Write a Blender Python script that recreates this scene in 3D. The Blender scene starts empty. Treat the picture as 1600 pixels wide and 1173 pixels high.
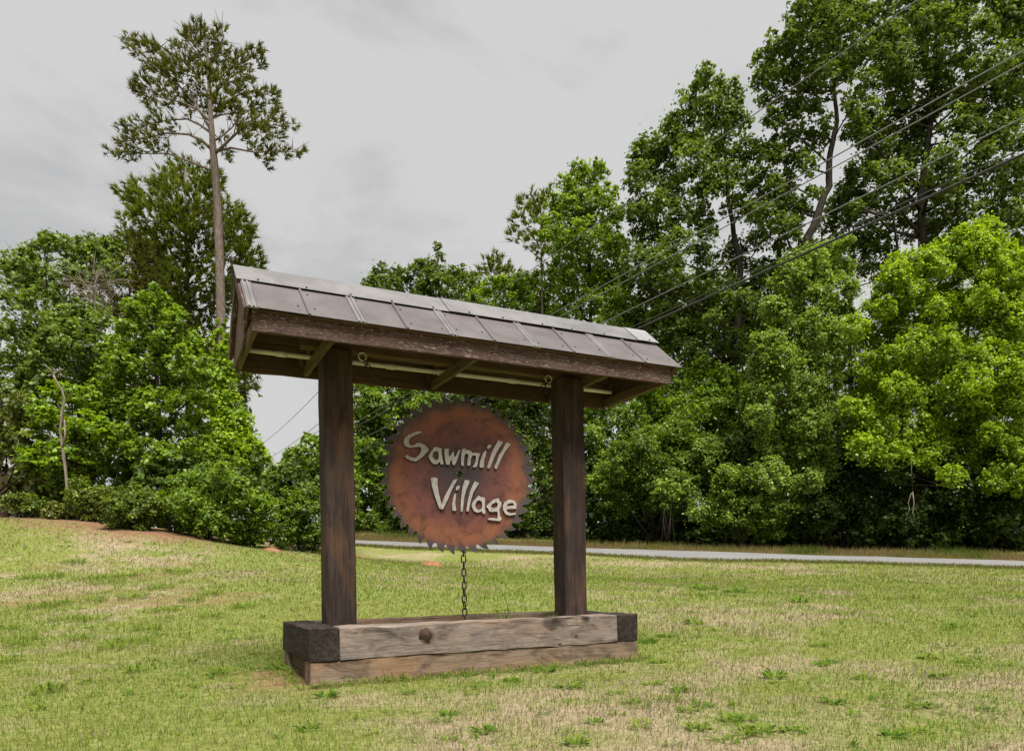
import bpy, bmesh, math, random
import numpy as np
from mathutils import Vector, Matrix, Quaternion
from mathutils.geometry import tessellate_polygon

R = math.radians
rng = np.random.default_rng(7)
random.seed(7)
scene = bpy.context.scene
col = scene.collection

# ------------------------------------------------------------------ camera
F_PX, SY, ROLL, ZC = 1147.718, -312.765, R(-0.916), 0.96      # in pixels of the 1600 x 1173 photograph
cam_data = bpy.data.cameras.new('camera')
cam_data.sensor_fit = 'HORIZONTAL'
cam_data.sensor_width = 36.0
cam_data.lens = 36.0 * F_PX / 1600
cam_data.shift_x = SY * math.sin(ROLL) / -1600
cam_data.shift_y = -SY * math.cos(ROLL) / 1600
cam_data.clip_start = 0.05
cam_data.clip_end = 4000
cam = bpy.data.objects.new('camera', cam_data)
col.objects.link(cam)
cam.matrix_world = Matrix.Translation((0, 0, ZC)) @ Matrix.Rotation(R(90), 4, 'X') @ Matrix.Rotation(ROLL, 4, 'Z')
scene.camera = cam

# ------------------------------------------------------------------ sky and sun
SUN_EL, SUN_AZ = 64.0, 158.0          # azimuth clockwise from +Y: behind the camera, to its right
world = bpy.data.worlds.new('World')
scene.world = world
world.use_nodes = True
wn, wl = world.node_tree.nodes, world.node_tree.links
wn.clear()
def wnode(t, **kw):
    n = wn.new(t)
    for k, v in kw.items():
        setattr(n, k, v)
    return n
w_out = wnode('ShaderNodeOutputWorld')
w_bg = wnode('ShaderNodeBackground')
w_bg.inputs['Strength'].default_value = 0.1
w_sky = wnode('ShaderNodeTexSky', sky_type='NISHITA')
w_sky.sun_disc = False
w_sky.sun_elevation = R(SUN_EL)
w_sky.sun_rotation = R(SUN_AZ)
w_sky.air_density = 1.2
w_sky.dust_density = 2.0
w_tc = wnode('ShaderNodeTexCoord')
w_map = wnode('ShaderNodeMapping')
w_map.inputs['Scale'].default_value = (1.0, 1.0, 1.9)
w_map.inputs['Location'].default_value = (1.9, 8.8, 3.3)
w_n1 = wnode('ShaderNodeTexNoise')
w_n1.inputs['Scale'].default_value = 2.6
w_n1.inputs['Detail'].default_value = 7.0
w_n1.inputs['Roughness'].default_value = 0.58
w_n1.inputs['Distortion'].default_value = 0.3
w_r1 = wnode('ShaderNodeValToRGB')
w_r1.color_ramp.interpolation = 'EASE'
w_r1.color_ramp.elements[0].position = 0.33
w_r1.color_ramp.elements[0].color = (2.45, 2.47, 2.51, 1)
w_r1.color_ramp.elements[1].position = 0.52
w_r1.color_ramp.elements[1].color = (3.1, 3.1, 3.11, 1)
w_n2 = wnode('ShaderNodeTexNoise')
w_n2.inputs['Scale'].default_value = 1.7
w_n2.inputs['Detail'].default_value = 3.0
w_r2 = wnode('ShaderNodeValToRGB')
w_r2.color_ramp.elements[0].position = 0.66
w_r2.color_ramp.elements[0].color = (1, 1, 1, 1)
w_r2.color_ramp.elements[1].position = 0.80
w_r2.color_ramp.elements[1].color = (0.35, 0.35, 0.35, 1)
w_mix = wnode('ShaderNodeMix', data_type='RGBA')
wl.new(w_tc.outputs['Generated'], w_map.inputs['Vector'])
wl.new(w_map.outputs['Vector'], w_n1.inputs['Vector'])
wl.new(w_map.outputs['Vector'], w_n2.inputs['Vector'])
wl.new(w_n1.outputs['Fac'], w_r1.inputs['Fac'])
wl.new(w_n2.outputs['Fac'], w_r2.inputs['Fac'])
wl.new(w_r2.outputs['Color'], w_mix.inputs[0])
wl.new(w_sky.outputs['Color'], w_mix.inputs[6])
wl.new(w_r1.outputs['Color'], w_mix.inputs[7])
wl.new(w_mix.outputs[2], w_bg.inputs['Color'])
wl.new(w_bg.outputs['Background'], w_out.inputs['Surface'])

sun_data = bpy.data.lights.new('sun', 'SUN')
sun_data.energy = 4.7
sun_data.angle = R(34)
sun_data.color = (1.0, 0.975, 0.93)
sun = bpy.data.objects.new('sun', sun_data)
col.objects.link(sun)
_d = Vector((math.sin(R(SUN_AZ)) * math.cos(R(SUN_EL)), math.cos(R(SUN_AZ)) * math.cos(R(SUN_EL)), math.sin(R(SUN_EL))))
sun.rotation_euler = _d.to_track_quat('Z', 'Y').to_euler()
sun.location = (-20, -30, 60)

vs = scene.view_settings
vs.view_transform = 'Standard'
vs.look = 'None'
vs.gamma = 1.0
vs.exposure = 1.05
vs.use_curve_mapping = False
scene.cycles.max_bounces = 8
scene.cycles.transmission_bounces = 6

# ------------------------------------------------------------------ helpers: places
def pix(px, py, Y):
    """The point of the place at depth Y that the photograph shows at (px, py)."""
    dx, dz = px - 800.0, 586.5 - py
    c, s = math.cos(ROLL), math.sin(ROLL)
    X, Z = c * dx - s * dz, s * dx + c * dz
    return np.array([X / F_PX * Y, Y, ZC + (Z - SY) / F_PX * Y])

YAW = R(26.536)
UX = np.array([math.cos(YAW), math.sin(YAW), 0.0])
VX = np.array([-math.sin(YAW), math.cos(YAW), 0.0])
P0 = np.array([-1.837, 6.5, 0.0])
def S(a, b, z):
    """Sign frame: a along the sign, b to its back, z up."""
    return P0 + a * UX + b * VX + np.array([0, 0, z])

def vnoise(x, y, seed=0):
    x = np.asarray(x, float); y = np.asarray(y, float)
    xi, yi = np.floor(x).astype(np.int64), np.floor(y).astype(np.int64)
    xf, yf = x - xi, y - yi
    def h(i, j):
        n = (i * 374761393 + j * 668265263 + seed * 974711) & 0xffffffff
        n = ((n ^ (n >> 13)) * 1274126177) & 0xffffffff
        return ((n ^ (n >> 16)) & 0xffff) / 65535.0
    u, v = xf * xf * (3 - 2 * xf), yf * yf * (3 - 2 * yf)
    return (h(xi, yi) * (1 - u) + h(xi + 1, yi) * u) * (1 - v) + (h(xi, yi + 1) * (1 - u) + h(xi + 1, yi + 1) * u) * v
def fbm(x, y, seed=0, octaves=4):
    s, a, t = 0, 1.0, 0
    for k in range(octaves):
        s = s + a * vnoise(x * 2 ** k, y * 2 ** k, seed + k); t += a; a *= 0.55
    return s / t

# ------------------------------------------------------------------ terrain heights
ROAD_NEAR = [(2000, 899, 21.6), (1600, 887, 25), (1250, 876, 28), (917, 864.4, 31.2), (700, 856.5, 33.8), (560, 851, 36), (300, 843, 41)]
ROAD_FAR = [(2000, 890, 27.3), (1600, 876, 31), (1250, 866, 34.2), (917, 855.7, 37.6), (700, 849, 40.5), (560, 843.5, 43), (300, 836, 49)]
road_near = np.array([pix(*p) for p in ROAD_NEAR])
road_far = np.array([pix(*p) for p in ROAD_FAR])
ctrl = [
    (0, -25, 0), (20, -20, 0), (-20, -20, 0.2), (0, 0, 0), (6, 2, 0.0), (-6, 2, 0.0), (0, 4.5, 0.0), (-3, 5, 0.02), (4, 5.5, 0.0),
    (-1.9, 6.4, 0.0), (1.4, 8.2, 0.02), (-2.4, 7.6, 0.04), (0, 8.7, 0.05), (14, 8, 0.1), (24, 10, 0.2),
    (-30, 0, 0.8), (-30, 15, 2.4), (-40, 30, 4.2), (0, 75, 6.0), (-30, 60, 4.6), (40, 62, 5.5), (45, 20, 0.8), (30, 46, 3.0), (60, 40, 3.0), (10, 62, 5.2)]
ctrl += [tuple(pix(*p)) for p in [
    (0, 1000, 9.8), (0, 898, 17), (0, 808, 25), (100, 812, 24.3), (200, 828, 22.5), (300, 839, 23), (400, 856, 24), (480, 861, 25.5), (400, 905, 16.5),
    (1300, 904, 21.5), (1000, 893, 26.3), (1500, 906, 20.6), (1000, 915, 18), (700, 880, 29), (700, 908, 18), (560, 872, 31), (1600, 925, 16), (560, 905, 18)]]
ctrl += [(p[0], p[1], p[2] - 0.03) for p in road_near] + [(p[0], p[1], p[2] - 0.03) for p in road_far]
ctrl += [tuple(pix(1600, 868, 34.5)), tuple(pix(1250, 859, 38)), tuple(pix(920, 850, 42)), tuple(pix(600, 829, 50))]
C = np.array(ctrl, float)
def _tps(r2):
    return np.where(r2 > 1e-9, r2 * np.log(np.maximum(r2, 1e-12)) * 0.5, 0.0)
_n = len(C)
_K = _tps(((C[:, None, :2] - C[None, :, :2]) ** 2).sum(-1)) + np.eye(_n) * 0.25
_P = np.c_[np.ones(_n), C[:, :2]]
_A = np.zeros((_n + 3, _n + 3)); _A[:_n, :_n] = _K; _A[:_n, _n:] = _P; _A[_n:, :_n] = _P.T
_w = np.linalg.solve(_A, np.r_[C[:, 2], 0, 0, 0])
def height(x, y):
    x = np.atleast_1d(np.asarray(x, float)); y = np.atleast_1d(np.asarray(y, float))
    xc, yc = np.clip(x, -45, 60), np.clip(y, -25, 75)
    z = _w[_n] + _w[_n + 1] * xc + _w[_n + 2] * yc
    for i in range(_n):
        z = z + _w[i] * _tps((xc - C[i, 0]) ** 2 + (yc - C[i, 1]) ** 2)
    z = np.clip(z, -1.5, 7.0)
    z = z + (fbm(x * 0.8, y * 0.8, 3, 3) - 0.5) * 0.05 * np.clip(np.hypot(x + 0.3, y - 7.4) / 6 - 0.3, 0, 1)
    return z
def hz(x, y):
    return float(height(x, y)[0])

# ------------------------------------------------------------------ helpers: meshes and objects
def tag(o, label=None, cat=None, group=None, kind=None):
    if label: o['label'] = label
    if cat: o['category'] = cat
    if group: o['group'] = group
    if kind: o['kind'] = kind
    return o
def empty(name, loc):
    o = bpy.data.objects.new(name, None)
    col.objects.link(o)
    o.location = loc
    o.empty_display_size = 0.2
    return o
def link(name, me, mat, parent=None, loc=(0, 0, 0), rot=None):
    if mat is not None and not me.materials:
        me.materials.append(mat)
    o = bpy.data.objects.new(name, me)
    col.objects.link(o)
    loc = Vector(loc)
    if parent is not None:
        o.parent = parent
        q = parent
        while q is not None:
            loc = loc - q.location
            q = q.parent
    o.location = loc
    if rot is not None:
        o.rotation_mode = 'QUATERNION'
        o.rotation_quaternion = rot
    return o
def mesh_np(name, verts, faces, nper, attrs=None, smooth=False, face_attrs=None):
    """verts Nx3, faces MxK (all with K corners)"""
    me = bpy.data.meshes.new(name)
    verts = np.ascontiguousarray(verts, dtype=np.float32)
    faces = np.ascontiguousarray(faces, dtype=np.int32)
    me.vertices.add(len(verts)); me.vertices.foreach_set('co', verts.ravel())
    me.loops.add(faces.size); me.loops.foreach_set('vertex_index', faces.ravel())
    me.polygons.add(len(faces))
    me.polygons.foreach_set('loop_start', np.arange(0, faces.size, nper, dtype=np.int32))
    me.polygons.foreach_set('loop_total', np.full(len(faces), nper, dtype=np.int32))
    if smooth:
        me.polygons.foreach_set('use_smooth', np.ones(len(faces), dtype=bool))
    for k, v in (face_attrs or {}).items():
        a = me.attributes.new(k, 'FLOAT', 'FACE'); a.data.foreach_set('value', np.asarray(v, np.float32))
    for k, v in (attrs or {}).items():
        a = me.attributes.new(k, 'FLOAT', 'POINT'); a.data.foreach_set('value', np.asarray(v, np.float32))
    me.update()
    me.validate()
    return me
def mesh_py(name, verts, faces, smooth=False):
    me = bpy.data.meshes.new(name)
    me.from_pydata([tuple(v) for v in verts], [], faces)
    if smooth:
        for p in me.polygons: p.use_smooth = True
    me.update()
    return me
def timber_mesh(L, w, h, ch=0.008, segs=8, wob=0.003, seed=0):
    """A sawn timber along local X: chamfered edges, slightly uneven faces, origin at its centre."""
    r = np.random.default_rng(seed)
    sec = [(-w/2+ch, -h/2), (w/2-ch, -h/2), (w/2, -h/2+ch), (w/2, h/2-ch), (w/2-ch, h/2), (-w/2+ch, h/2), (-w/2, h/2-ch), (-w/2, -h/2+ch)]
    V, Fc = [], []
    xs = [-L/2, -L/2 + ch] + list(np.linspace(-L/2, L/2, segs + 1)[1:-1]) + [L/2 - ch, L/2]
    for i, x in enumerate(xs):
        k = 1.0 - (2 * ch / min(w, h) * 0.8 if i in (0, len(xs) - 1) else 0)
        for (y, z) in sec:
            V.append((x, y * k + r.normal(0, wob), z * k + r.normal(0, wob)))
    n = len(sec)
    for i in range(len(xs) - 1):
        for j in range(n):
            a, b = i * n + j, i * n + (j + 1) % n
            Fc.append((a, b, b + n, a + n))
    Fc.append(tuple(range(n - 1, -1, -1)))
    Fc.append(tuple((len(xs) - 1) * n + j for j in range(n)))
    return mesh_py('timber', V, Fc)
def frame_quat(ex, ez):
    ex = Vector(ex).normalized(); ez = Vector(ez)
    ey = ez.cross(ex).normalized(); ez = ex.cross(ey)
    return Matrix((ex, ey, ez)).transposed().to_quaternion()
_ts = [100]
def timber(name, parent, p0, p1, w, h, mat, up=(0, 0, 1), ch=0.008, wob=0.003, segs=8):
    """w across, h along `up`."""
    p0, p1 = Vector(p0), Vector(p1)
    _ts[0] += 1
    me = timber_mesh((p1 - p0).length, w, h, ch, segs, wob, _ts[0])
    return link(name, me, mat, parent, (p0 + p1) / 2, frame_quat(p1 - p0, up))
def tube_arrays(pts, radii, n=7, V=None, Fc=None):
    """Appends a closed tapered tube to lists."""
    pts = [np.asarray(p, float) for p in pts]
    base = len(V)
    ref = np.array([0.3, 0.9, 0.2])
    for i, p in enumerate(pts):
        d = pts[min(i + 1, len(pts) - 1)] - pts[max(i - 1, 0)]
        d = d / (np.linalg.norm(d) + 1e-9)
        s = np.cross(d, ref); s /= np.linalg.norm(s) + 1e-9
        t = np.cross(d, s)
        for k in range(n):
            a = 2 * math.pi * k / n
            V.append(p + (s * math.cos(a) + t * math.sin(a)) * radii[i])
    for i in range(len(pts) - 1):
        for k in range(n):
            a, b = base + i * n + k, base + i * n + (k + 1) % n
            Fc.append((a, a + n, b + n, b))
    Fc.append(tuple(base + k for k in range(n)))
    Fc.append(tuple(base + (len(pts) - 1) * n + k for k in range(n - 1, -1, -1)))
def prism(loops, depth, origin_axes):
    """Extruded plate from 2-D loops (first = outline, others = holes) in a plane."""
    o, ex, ey, en = origin_axes
    flat = [p for l in loops for p in l]
    tris = tessellate_polygon([[Vector((p[0], p[1], 0)) for p in l] for l in loops])
    V = [o + ex * p[0] + ey * p[1] + en * depth for p in flat] + [o + ex * p[0] + ey * p[1] for p in flat]
    n = len(flat)
    Fc = []
    for t in tris:
        a, b, c = [flat[i] for i in t]
        area = (b[0]-a[0])*(c[1]-a[1]) - (b[1]-a[1])*(c[0]-a[0])
        t = t if area > 0 else t[::-1]
        Fc.append(tuple(t)); Fc.append(tuple(i + n for i in t[::-1]))
    k = 0
    for l in loops:
        m = len(l)
        for i in range(m):
            a, b = k + i, k + (i + 1) % m
            Fc.append((a, a + n, b + n, b))
        k += m
    return V, Fc
def fix_normals(me):
    bm = bmesh.new(); bm.from_mesh(me)
    bmesh.ops.recalc_face_normals(bm, faces=bm.faces)
    bm.to_mesh(me); bm.free()
    return me

# ------------------------------------------------------------------ helpers: materials
class NT:
    def __init__(self, name):
        self.m = bpy.data.materials.new(name)
        self.m.use_nodes = True
        self.n, self.l = self.m.node_tree.nodes, self.m.node_tree.links
        self.n.clear()
        self.out = self.n.new('ShaderNodeOutputMaterial')
    def node(self, t, ins=None, **kw):
        n = self.n.new(t)
        for k, v in kw.items(): setattr(n, k, v)
        for k, v in (ins or {}).items():
            if isinstance(v, bpy.types.NodeSocket): self.l.new(v, n.inputs[k])
            else: n.inputs[k].default_value = v
        return n
    def ramp(self, fac, stops, interp='LINEAR'):
        n = self.n.new('ShaderNodeValToRGB')
        n.color_ramp.interpolation = interp
        e = n.color_ramp.elements
        while len(e) < len(stops): e.new(0.5)
        for i, (p, c) in enumerate(stops):
            e[i].position = p
            e[i].color = (*c, 1) if len(c) == 3 else c
        self.l.new(fac, n.inputs['Fac'])
        return n.outputs['Color']
    def mix(self, fac, a, b, mode='MIX'):
        n = self.n.new('ShaderNodeMix'); n.data_type = 'RGBA'; n.blend_type = mode
        for i, v in ((0, fac), (6, a), (7, b)):
            if isinstance(v, bpy.types.NodeSocket): self.l.new(v, n.inputs[i])
            else: n.inputs[i].default_value = (*v, 1) if isinstance(v, tuple) and len(v) == 3 else v
        return n.outputs[2]
    def math(self, op, a, b=0.0, clamp=False):
        n = self.n.new('ShaderNodeMath'); n.operation = op; n.use_clamp = clamp
        for i, v in ((0, a), (1, b)):
            if isinstance(v, bpy.types.NodeSocket): self.l.new(v, n.inputs[i])
            else: n.inputs[i].default_value = v
        return n.outputs[0]
    def noise(self, vec, scale, detail=4.0, rough=0.55, dist=0.0):
        return self.node('ShaderNodeTexNoise', {'Vector': vec, 'Scale': scale, 'Detail': detail, 'Roughness': rough, 'Distortion': dist}).outputs['Fac']
    def mapping(self, vec, scale=(1, 1, 1), loc=(0, 0, 0), rot=(0, 0, 0)):
        return self.node('ShaderNodeMapping', {'Vector': vec, 'Scale': scale, 'Location': loc, 'Rotation': rot}).outputs['Vector']
    def coord(self, kind='Object'):
        return self.node('ShaderNodeTexCoord').outputs[kind]
    def attr(self, name):
        return self.node('ShaderNodeAttribute', attribute_name=name).outputs['Fac']
    def rand(self):
        return self.node('ShaderNodeObjectInfo').outputs['Random']
    def bsdf(self, color, rough=0.8, metal=0.0, bump=None, bump_d=0.01, bump_s=0.5, spec=0.3):
        b = self.node('ShaderNodeBsdfPrincipled', {'Metallic': metal, 'Specular IOR Level': spec})
        if isinstance(color, tuple): b.inputs['Base Color'].default_value = (*color, 1)
        else: self.l.new(color, b.inputs['Base Color'])
        if isinstance(rough, bpy.types.NodeSocket): self.l.new(rough, b.inputs['Roughness'])
        else: b.inputs['Roughness'].default_value = rough
        if bump is not None:
            bp = self.node('ShaderNodeBump', {'Height': bump, 'Distance': bump_d, 'Strength': bump_s})
            self.l.new(bp.outputs['Normal'], b.inputs['Normal'])
        self.l.new(b.outputs['BSDF'], self.out.inputs['Surface'])
        return self.m

def wood_mat(name, dark, mid, light, grain=(1.1, 16, 16), stain=None, stain_amt=0.5, knots=(), bump=0.006, fleck=None, dirt=None):
    t = NT(name)
    oc = t.coord('Object')
    rnd = t.node('ShaderNodeVectorMath', {0: oc, 1: t.node('ShaderNodeCombineXYZ', {'X': t.math('MULTIPLY', t.rand(), 37.0), 'Y': t.math('MULTIPLY', t.rand(), 11.0)}).outputs[0]}, operation='ADD').outputs[0]
    g = t.mapping(rnd, grain)
    n1 = t.noise(g, 1.6, 6, 0.62, 0.6)
    n2 = t.noise(t.mapping(rnd, (grain[0] * 2.2, grain[1] * 4, grain[2] * 4)), 1.5, 5, 0.65, 0.3)
    big = t.noise(t.mapping(rnd, (0.9, 2.4, 2.4)), 1.5, 4, 0.6, 0.4)
    f = t.math('ADD', t.math('MULTIPLY', n1, 0.55), t.math('ADD', t.math('MULTIPLY', n2, 0.35), t.math('MULTIPLY', big, 0.25)))
    c = t.ramp(f, [(0.38, dark), (0.55, mid), (0.76, light)])
    # long thin checks along the grain
    ck = t.noise(t.mapping(rnd, (0.7, 34, 34)), 1.3, 3, 0.5, 0.2)
    crack = t.ramp(ck, [(0.30, (0, 0, 0)), (0.36, (1, 1, 1))])
    c = t.mix(0.75, c, t.mix(crack, tuple(x * 0.3 for x in dark), (1.0, 1.0, 1.0)), 'MULTIPLY') if False else t.mix(crack, tuple(x * 0.45 for x in dark), c)
    if stain:
        sm = t.ramp(big, [(0.46, (0, 0, 0)), (0.64, (1, 1, 1))])
        c = t.mix(t.math('MULTIPLY', sm, stain_amt), c, stain)
    if dirt:      # grey-black weather stains, blotchy and drawn along the grain
        dn_ = t.noise(t.mapping(rnd, (2.2, 6.0, 6.0)), 1.4, 6, 0.68, 0.8)
        c = t.mix(t.ramp(dn_, [(0.46, (0, 0, 0)), (0.68, (0.80, 0.80, 0.80))]), c, dirt)
    if fleck:     # flaked, sun-bleached fibres
        fk = t.noise(t.mapping(rnd, (14, 55, 55)), 1.5, 4, 0.7, 0.5)
        c = t.mix(t.ramp(fk, [(0.56, (0, 0, 0)), (0.66, (0.8, 0.8, 0.8))]), c, fleck)
    hgt = t.math('ADD', t.math('MULTIPLY', n1, 0.4), t.math('ADD', t.math('MULTIPLY', n2, 0.8), t.math('MULTIPLY', crack, 0.9)))
    if knots:
        sep = t.node('ShaderNodeSeparateXYZ', {0: oc})
        wob = t.noise(oc, 9.0, 4, 0.6)
        for (kx, kz, kr, stretch) in knots:
            dx = t.math('MULTIPLY', t.math('SUBTRACT', sep.outputs['X'], kx), 1.0 / stretch)
            dz = t.math('SUBTRACT', sep.outputs['Z'], kz)
            d = t.math('SQRT', t.math('ADD', t.math('MULTIPLY', dx, dx), t.math('MULTIPLY', dz, dz)))
            d = t.math('ADD', d, t.math('MULTIPLY', t.math('SUBTRACT', wob, 0.5), kr * 1.5))
            m = t.ramp(t.math('DIVIDE', d, kr), [(0.25, (0.92, 0.92, 0.92)), (0.7, (0.55, 0.55, 0.55)), (1.35, (0, 0, 0))])
            c = t.mix(m, c, (0.018, 0.014, 0.011))
    return t.bsdf(c, 0.85, 0, hgt, bump, 0.75, 0.2)

M = {}
M['post'] = wood_mat('post_wood', (0.010, 0.007, 0.006), (0.026, 0.017, 0.013), (0.066, 0.044, 0.033), (1.3, 20, 20), (0.085, 0.042, 0.020), 0.5)
M['fascia'] = wood_mat('fascia_wood', (0.026, 0.015, 0.012), (0.066, 0.039, 0.031), (0.14, 0.095, 0.08), (3.0, 24, 24), (0.055, 0.022, 0.015), 0.45, fleck=(0.30, 0.26, 0.235))
M['frame'] = wood_mat('framing_wood', (0.045, 0.030, 0.016), (0.095, 0.066, 0.036), (0.16, 0.118, 0.066), (1.8, 17, 17))
M['deck'] = wood_mat('sheathing_wood', (0.040, 0.024, 0.014), (0.080, 0.048, 0.028), (0.12, 0.078, 0.045), (1.6, 11, 11))
M['gable'] = wood_mat('gable_wood', (0.055, 0.034, 0.022), (0.105, 0.070, 0.047), (0.17, 0.125, 0.088), (18, 18, 1.4), (0.045, 0.022, 0.016), 0.45)
M['timber_top'] = wood_mat('weathered_timber', (0.085, 0.064, 0.051), (0.165, 0.130, 0.107), (0.265, 0.222, 0.190), (1.7, 17, 17), (0.17, 0.10, 0.052), 0.5,
                           knots=((-0.67, 0.02, 0.085, 1.0), (0.72, 0.11, 0.10, 1.5), (1.1, 0.13, 0.05, 1.6), (0.98, -0.055, 0.022, 1.2), (0.78, -0.13, 0.018, 1.4)), dirt=(0.030, 0.023, 0.019))
M['timber_low'] = wood_mat('stained_timber', (0.080, 0.054, 0.036), (0.165, 0.115, 0.078), (0.255, 0.195, 0.142), (1.7, 18, 18), (0.20, 0.105, 0.042), 0.5, dirt=(0.026, 0.018, 0.012))
M['timber_end'] = wood_mat('blackened_timber', (0.006, 0.0045, 0.0038), (0.016, 0.0112, 0.0085), (0.060, 0.042, 0.031), (1.5, 14, 14), bump=0.004)
M['timber_side'] = wood_mat('brown_timber', (0.030, 0.018, 0.012), (0.070, 0.042, 0.026), (0.12, 0.080, 0.052), (1.4, 15, 15))

def metal_mat(name, c1, c2, rough=0.5, metal=0.35):
    t = NT(name)
    oc = t.node('ShaderNodeNewGeometry').outputs['Position']
    n = t.noise(oc, 3.0, 5, 0.6, 0.3)
    n2 = t.noise(oc, 40.0, 3, 0.6)
    f = t.math('ADD', t.math('MULTIPLY', n, 0.75), t.math('MULTIPLY', n2, 0.25))
    c = t.ramp(f, [(0.35, c1), (0.62, c2)])
    return t.bsdf(c, t.math('ADD', t.math('MULTIPLY', n, 0.3), rough - 0.15), metal, n2, 0.001, 0.3, 0.4)
M['panel'] = metal_mat('brown_roof_metal', (0.062, 0.051, 0.049), (0.098, 0.083, 0.080), 0.6, 0.1)
M['rib'] = metal_mat('bare_rib_metal', (0.12, 0.11, 0.108), (0.18, 0.168, 0.165), 0.5, 0.25)
M['cap'] = metal_mat('ridge_cap_metal', (0.098, 0.093, 0.090), (0.150, 0.143, 0.139), 0.55, 0.2)
M['cap_new'] = metal_mat('newer_cap_metal', (0.17, 0.17, 0.17), (0.24, 0.24, 0.24), 0.5, 0.3)
M['screw'] = metal_mat('screw_metal', (0.02, 0.018, 0.017), (0.05, 0.045, 0.04), 0.6, 0.3)
M['chain'] = metal_mat('dark_chain_steel', (0.020, 0.019, 0.018), (0.055, 0.05, 0.045), 0.5, 0.6)
M['eye'] = metal_mat('eye_bolt_steel', (0.34, 0.30, 0.25), (0.55, 0.50, 0.43), 0.45, 0.3)
M['conduit'] = metal_mat('pale_conduit', (0.60, 0.58, 0.55), (0.78, 0.76, 0.73), 0.5, 0.0)
M['wire_thick'] = metal_mat('cable_black', (0.02, 0.02, 0.02), (0.035, 0.035, 0.035), 0.6, 0.0)
M['wire'] = metal_mat('wire_grey', (0.11, 0.11, 0.11), (0.17, 0.17, 0.17), 0.6, 0.1)

# saw blade: rust in rings, as the steel itself has rusted
t = NT('rusted_blade')
oc = t.coord('Object')
sep = t.node('ShaderNodeSeparateXYZ', {0: oc})
rad = t.math('SQRT', t.math('ADD', t.math('MULTIPLY', sep.outputs['X'], sep.outputs['X']), t.math('MULTIPLY', sep.outputs['Z'], sep.outputs['Z'])))
nA = t.noise(oc, 2.6, 5, 0.6, 0.6)
nB = t.noise(oc, 5.5, 7, 0.62, 0.6)
nC = t.noise(oc, 60.0, 4, 0.6)
rr = t.math('ADD', t.math('DIVIDE', rad, 0.86), t.math('MULTIPLY', t.math('SUBTRACT', nA, 0.5), 0.30))
base = t.ramp(rr, [(0.0, (0.040, 0.028, 0.028)), (0.22, (0.048, 0.029, 0.029)), (0.40, (0.100, 0.036, 0.030)), (0.60, (0.130, 0.043, 0.033)), (0.77, (0.185, 0.064, 0.029)), (0.85, (0.150, 0.056, 0.030)), (0.90, (0.058, 0.040, 0.036)), (1.0, (0.050, 0.042, 0.040))])
blot = t.ramp(nB, [(0.36, (0.55, 0.52, 0.56)), (0.50, (1.0, 1.0, 1.0)), (0.70, (1.22, 1.2, 1.15))])
c = t.mix(1.0, base, blot, 'MULTIPLY')
nD = t.noise(t.mapping(oc, (7, 7, 3.2)), 3.0, 6, 0.7, 0.8)      # scale and run marks
c = t.mix(t.ramp(nD, [(0.54, (0, 0, 0)), (0.68, (0.6, 0.6, 0.6))]), c, (0.045, 0.027, 0.024))
c = t.mix(t.ramp(nC, [(0.58, (0, 0, 0)), (0.74, (0.22, 0.22, 0.22))]), c, (0.13, 0.075, 0.055))
M['blade'] = t.bsdf(c, t.math('ADD', t.math('MULTIPLY', nB, 0.25), 0.45), 0.1, t.math('ADD', nB, t.math('MULTIPLY', nC, 0.5)), 0.002, 0.5, 0.35)
t = NT('bone_letter')
oc = t.coord('Object')
nA = t.noise(t.mapping(oc, (30, 30, 8)), 2.5, 5, 0.65)
nB = t.noise(oc, 70.0, 3, 0.6)
c = t.ramp(nA, [(0.30, (0.11, 0.095, 0.085)), (0.42, (0.30, 0.275, 0.252)), (0.7, (0.43, 0.40, 0.37))])
c = t.mix(t.ramp(nB, [(0.60, (0, 0, 0)), (0.70, (0.6, 0.6, 0.6))]), c, (0.075, 0.065, 0.055))
M['letter'] = t.bsdf(c, 0.8, 0, nA, 0.003, 0.5, 0.2)

t = NT('letter_dark_side')
M['letter_edge'] = t.bsdf(t.ramp(t.noise(t.coord('Object'), 40, 3), [(0.3, (0.018, 0.013, 0.010)), (0.7, (0.05, 0.035, 0.028))]), 0.9)

# ground
t = NT('lawn_ground')
pos = t.node('ShaderNodeNewGeometry').outputs['Position']
tan, clay = t.attr('tan'), t.attr('clay')
nF = t.noise(pos, 9.0, 6, 0.7, 0.3)
nG = t.noise(pos, 45.0, 4, 0.7)
nM = t.noise(pos, 1.6, 5, 0.6, 0.4)
green = t.ramp(t.math('ADD', t.math('MULTIPLY', nF, 0.6), t.math('MULTIPLY', nG, 0.4)), [(0.32, (0.062, 0.075, 0.014)), (0.5, (0.130, 0.148, 0.033)), (0.68, (0.195, 0.205, 0.055))])
straw = t.ramp(t.math('ADD', t.math('MULTIPLY', nF, 0.4), t.math('MULTIPLY', nG, 0.6)), [(0.3, (0.11, 0.085, 0.045)), (0.5, (0.225, 0.18, 0.105)), (0.7, (0.33, 0.275, 0.175))])
f = t.math('ADD', t.math('MULTIPLY', tan, 1.3), t.math('MULTIPLY', t.math('SUBTRACT', nF, 0.5), 1.2), True)
c = t.mix(f, green, straw)
red = t.ramp(nF, [(0.3, (0.085, 0.042, 0.024)), (0.55, (0.175, 0.092, 0.055)), (0.75, (0.27, 0.17, 0.105))])
cf = t.math('ADD', clay, t.math('MULTIPLY', t.math('MULTIPLY', t.math('SUBTRACT', nM, 0.5), 1.6), t.math('GREATER_THAN', clay, 0.02)), True)
c = t.mix(cf, c, red)
M['lawn'] = t.bsdf(c, 0.95, 0, t.math('ADD', nF, t.math('MULTIPLY', nG, 0.6)), 0.03, 0.8, 0.1)

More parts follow.
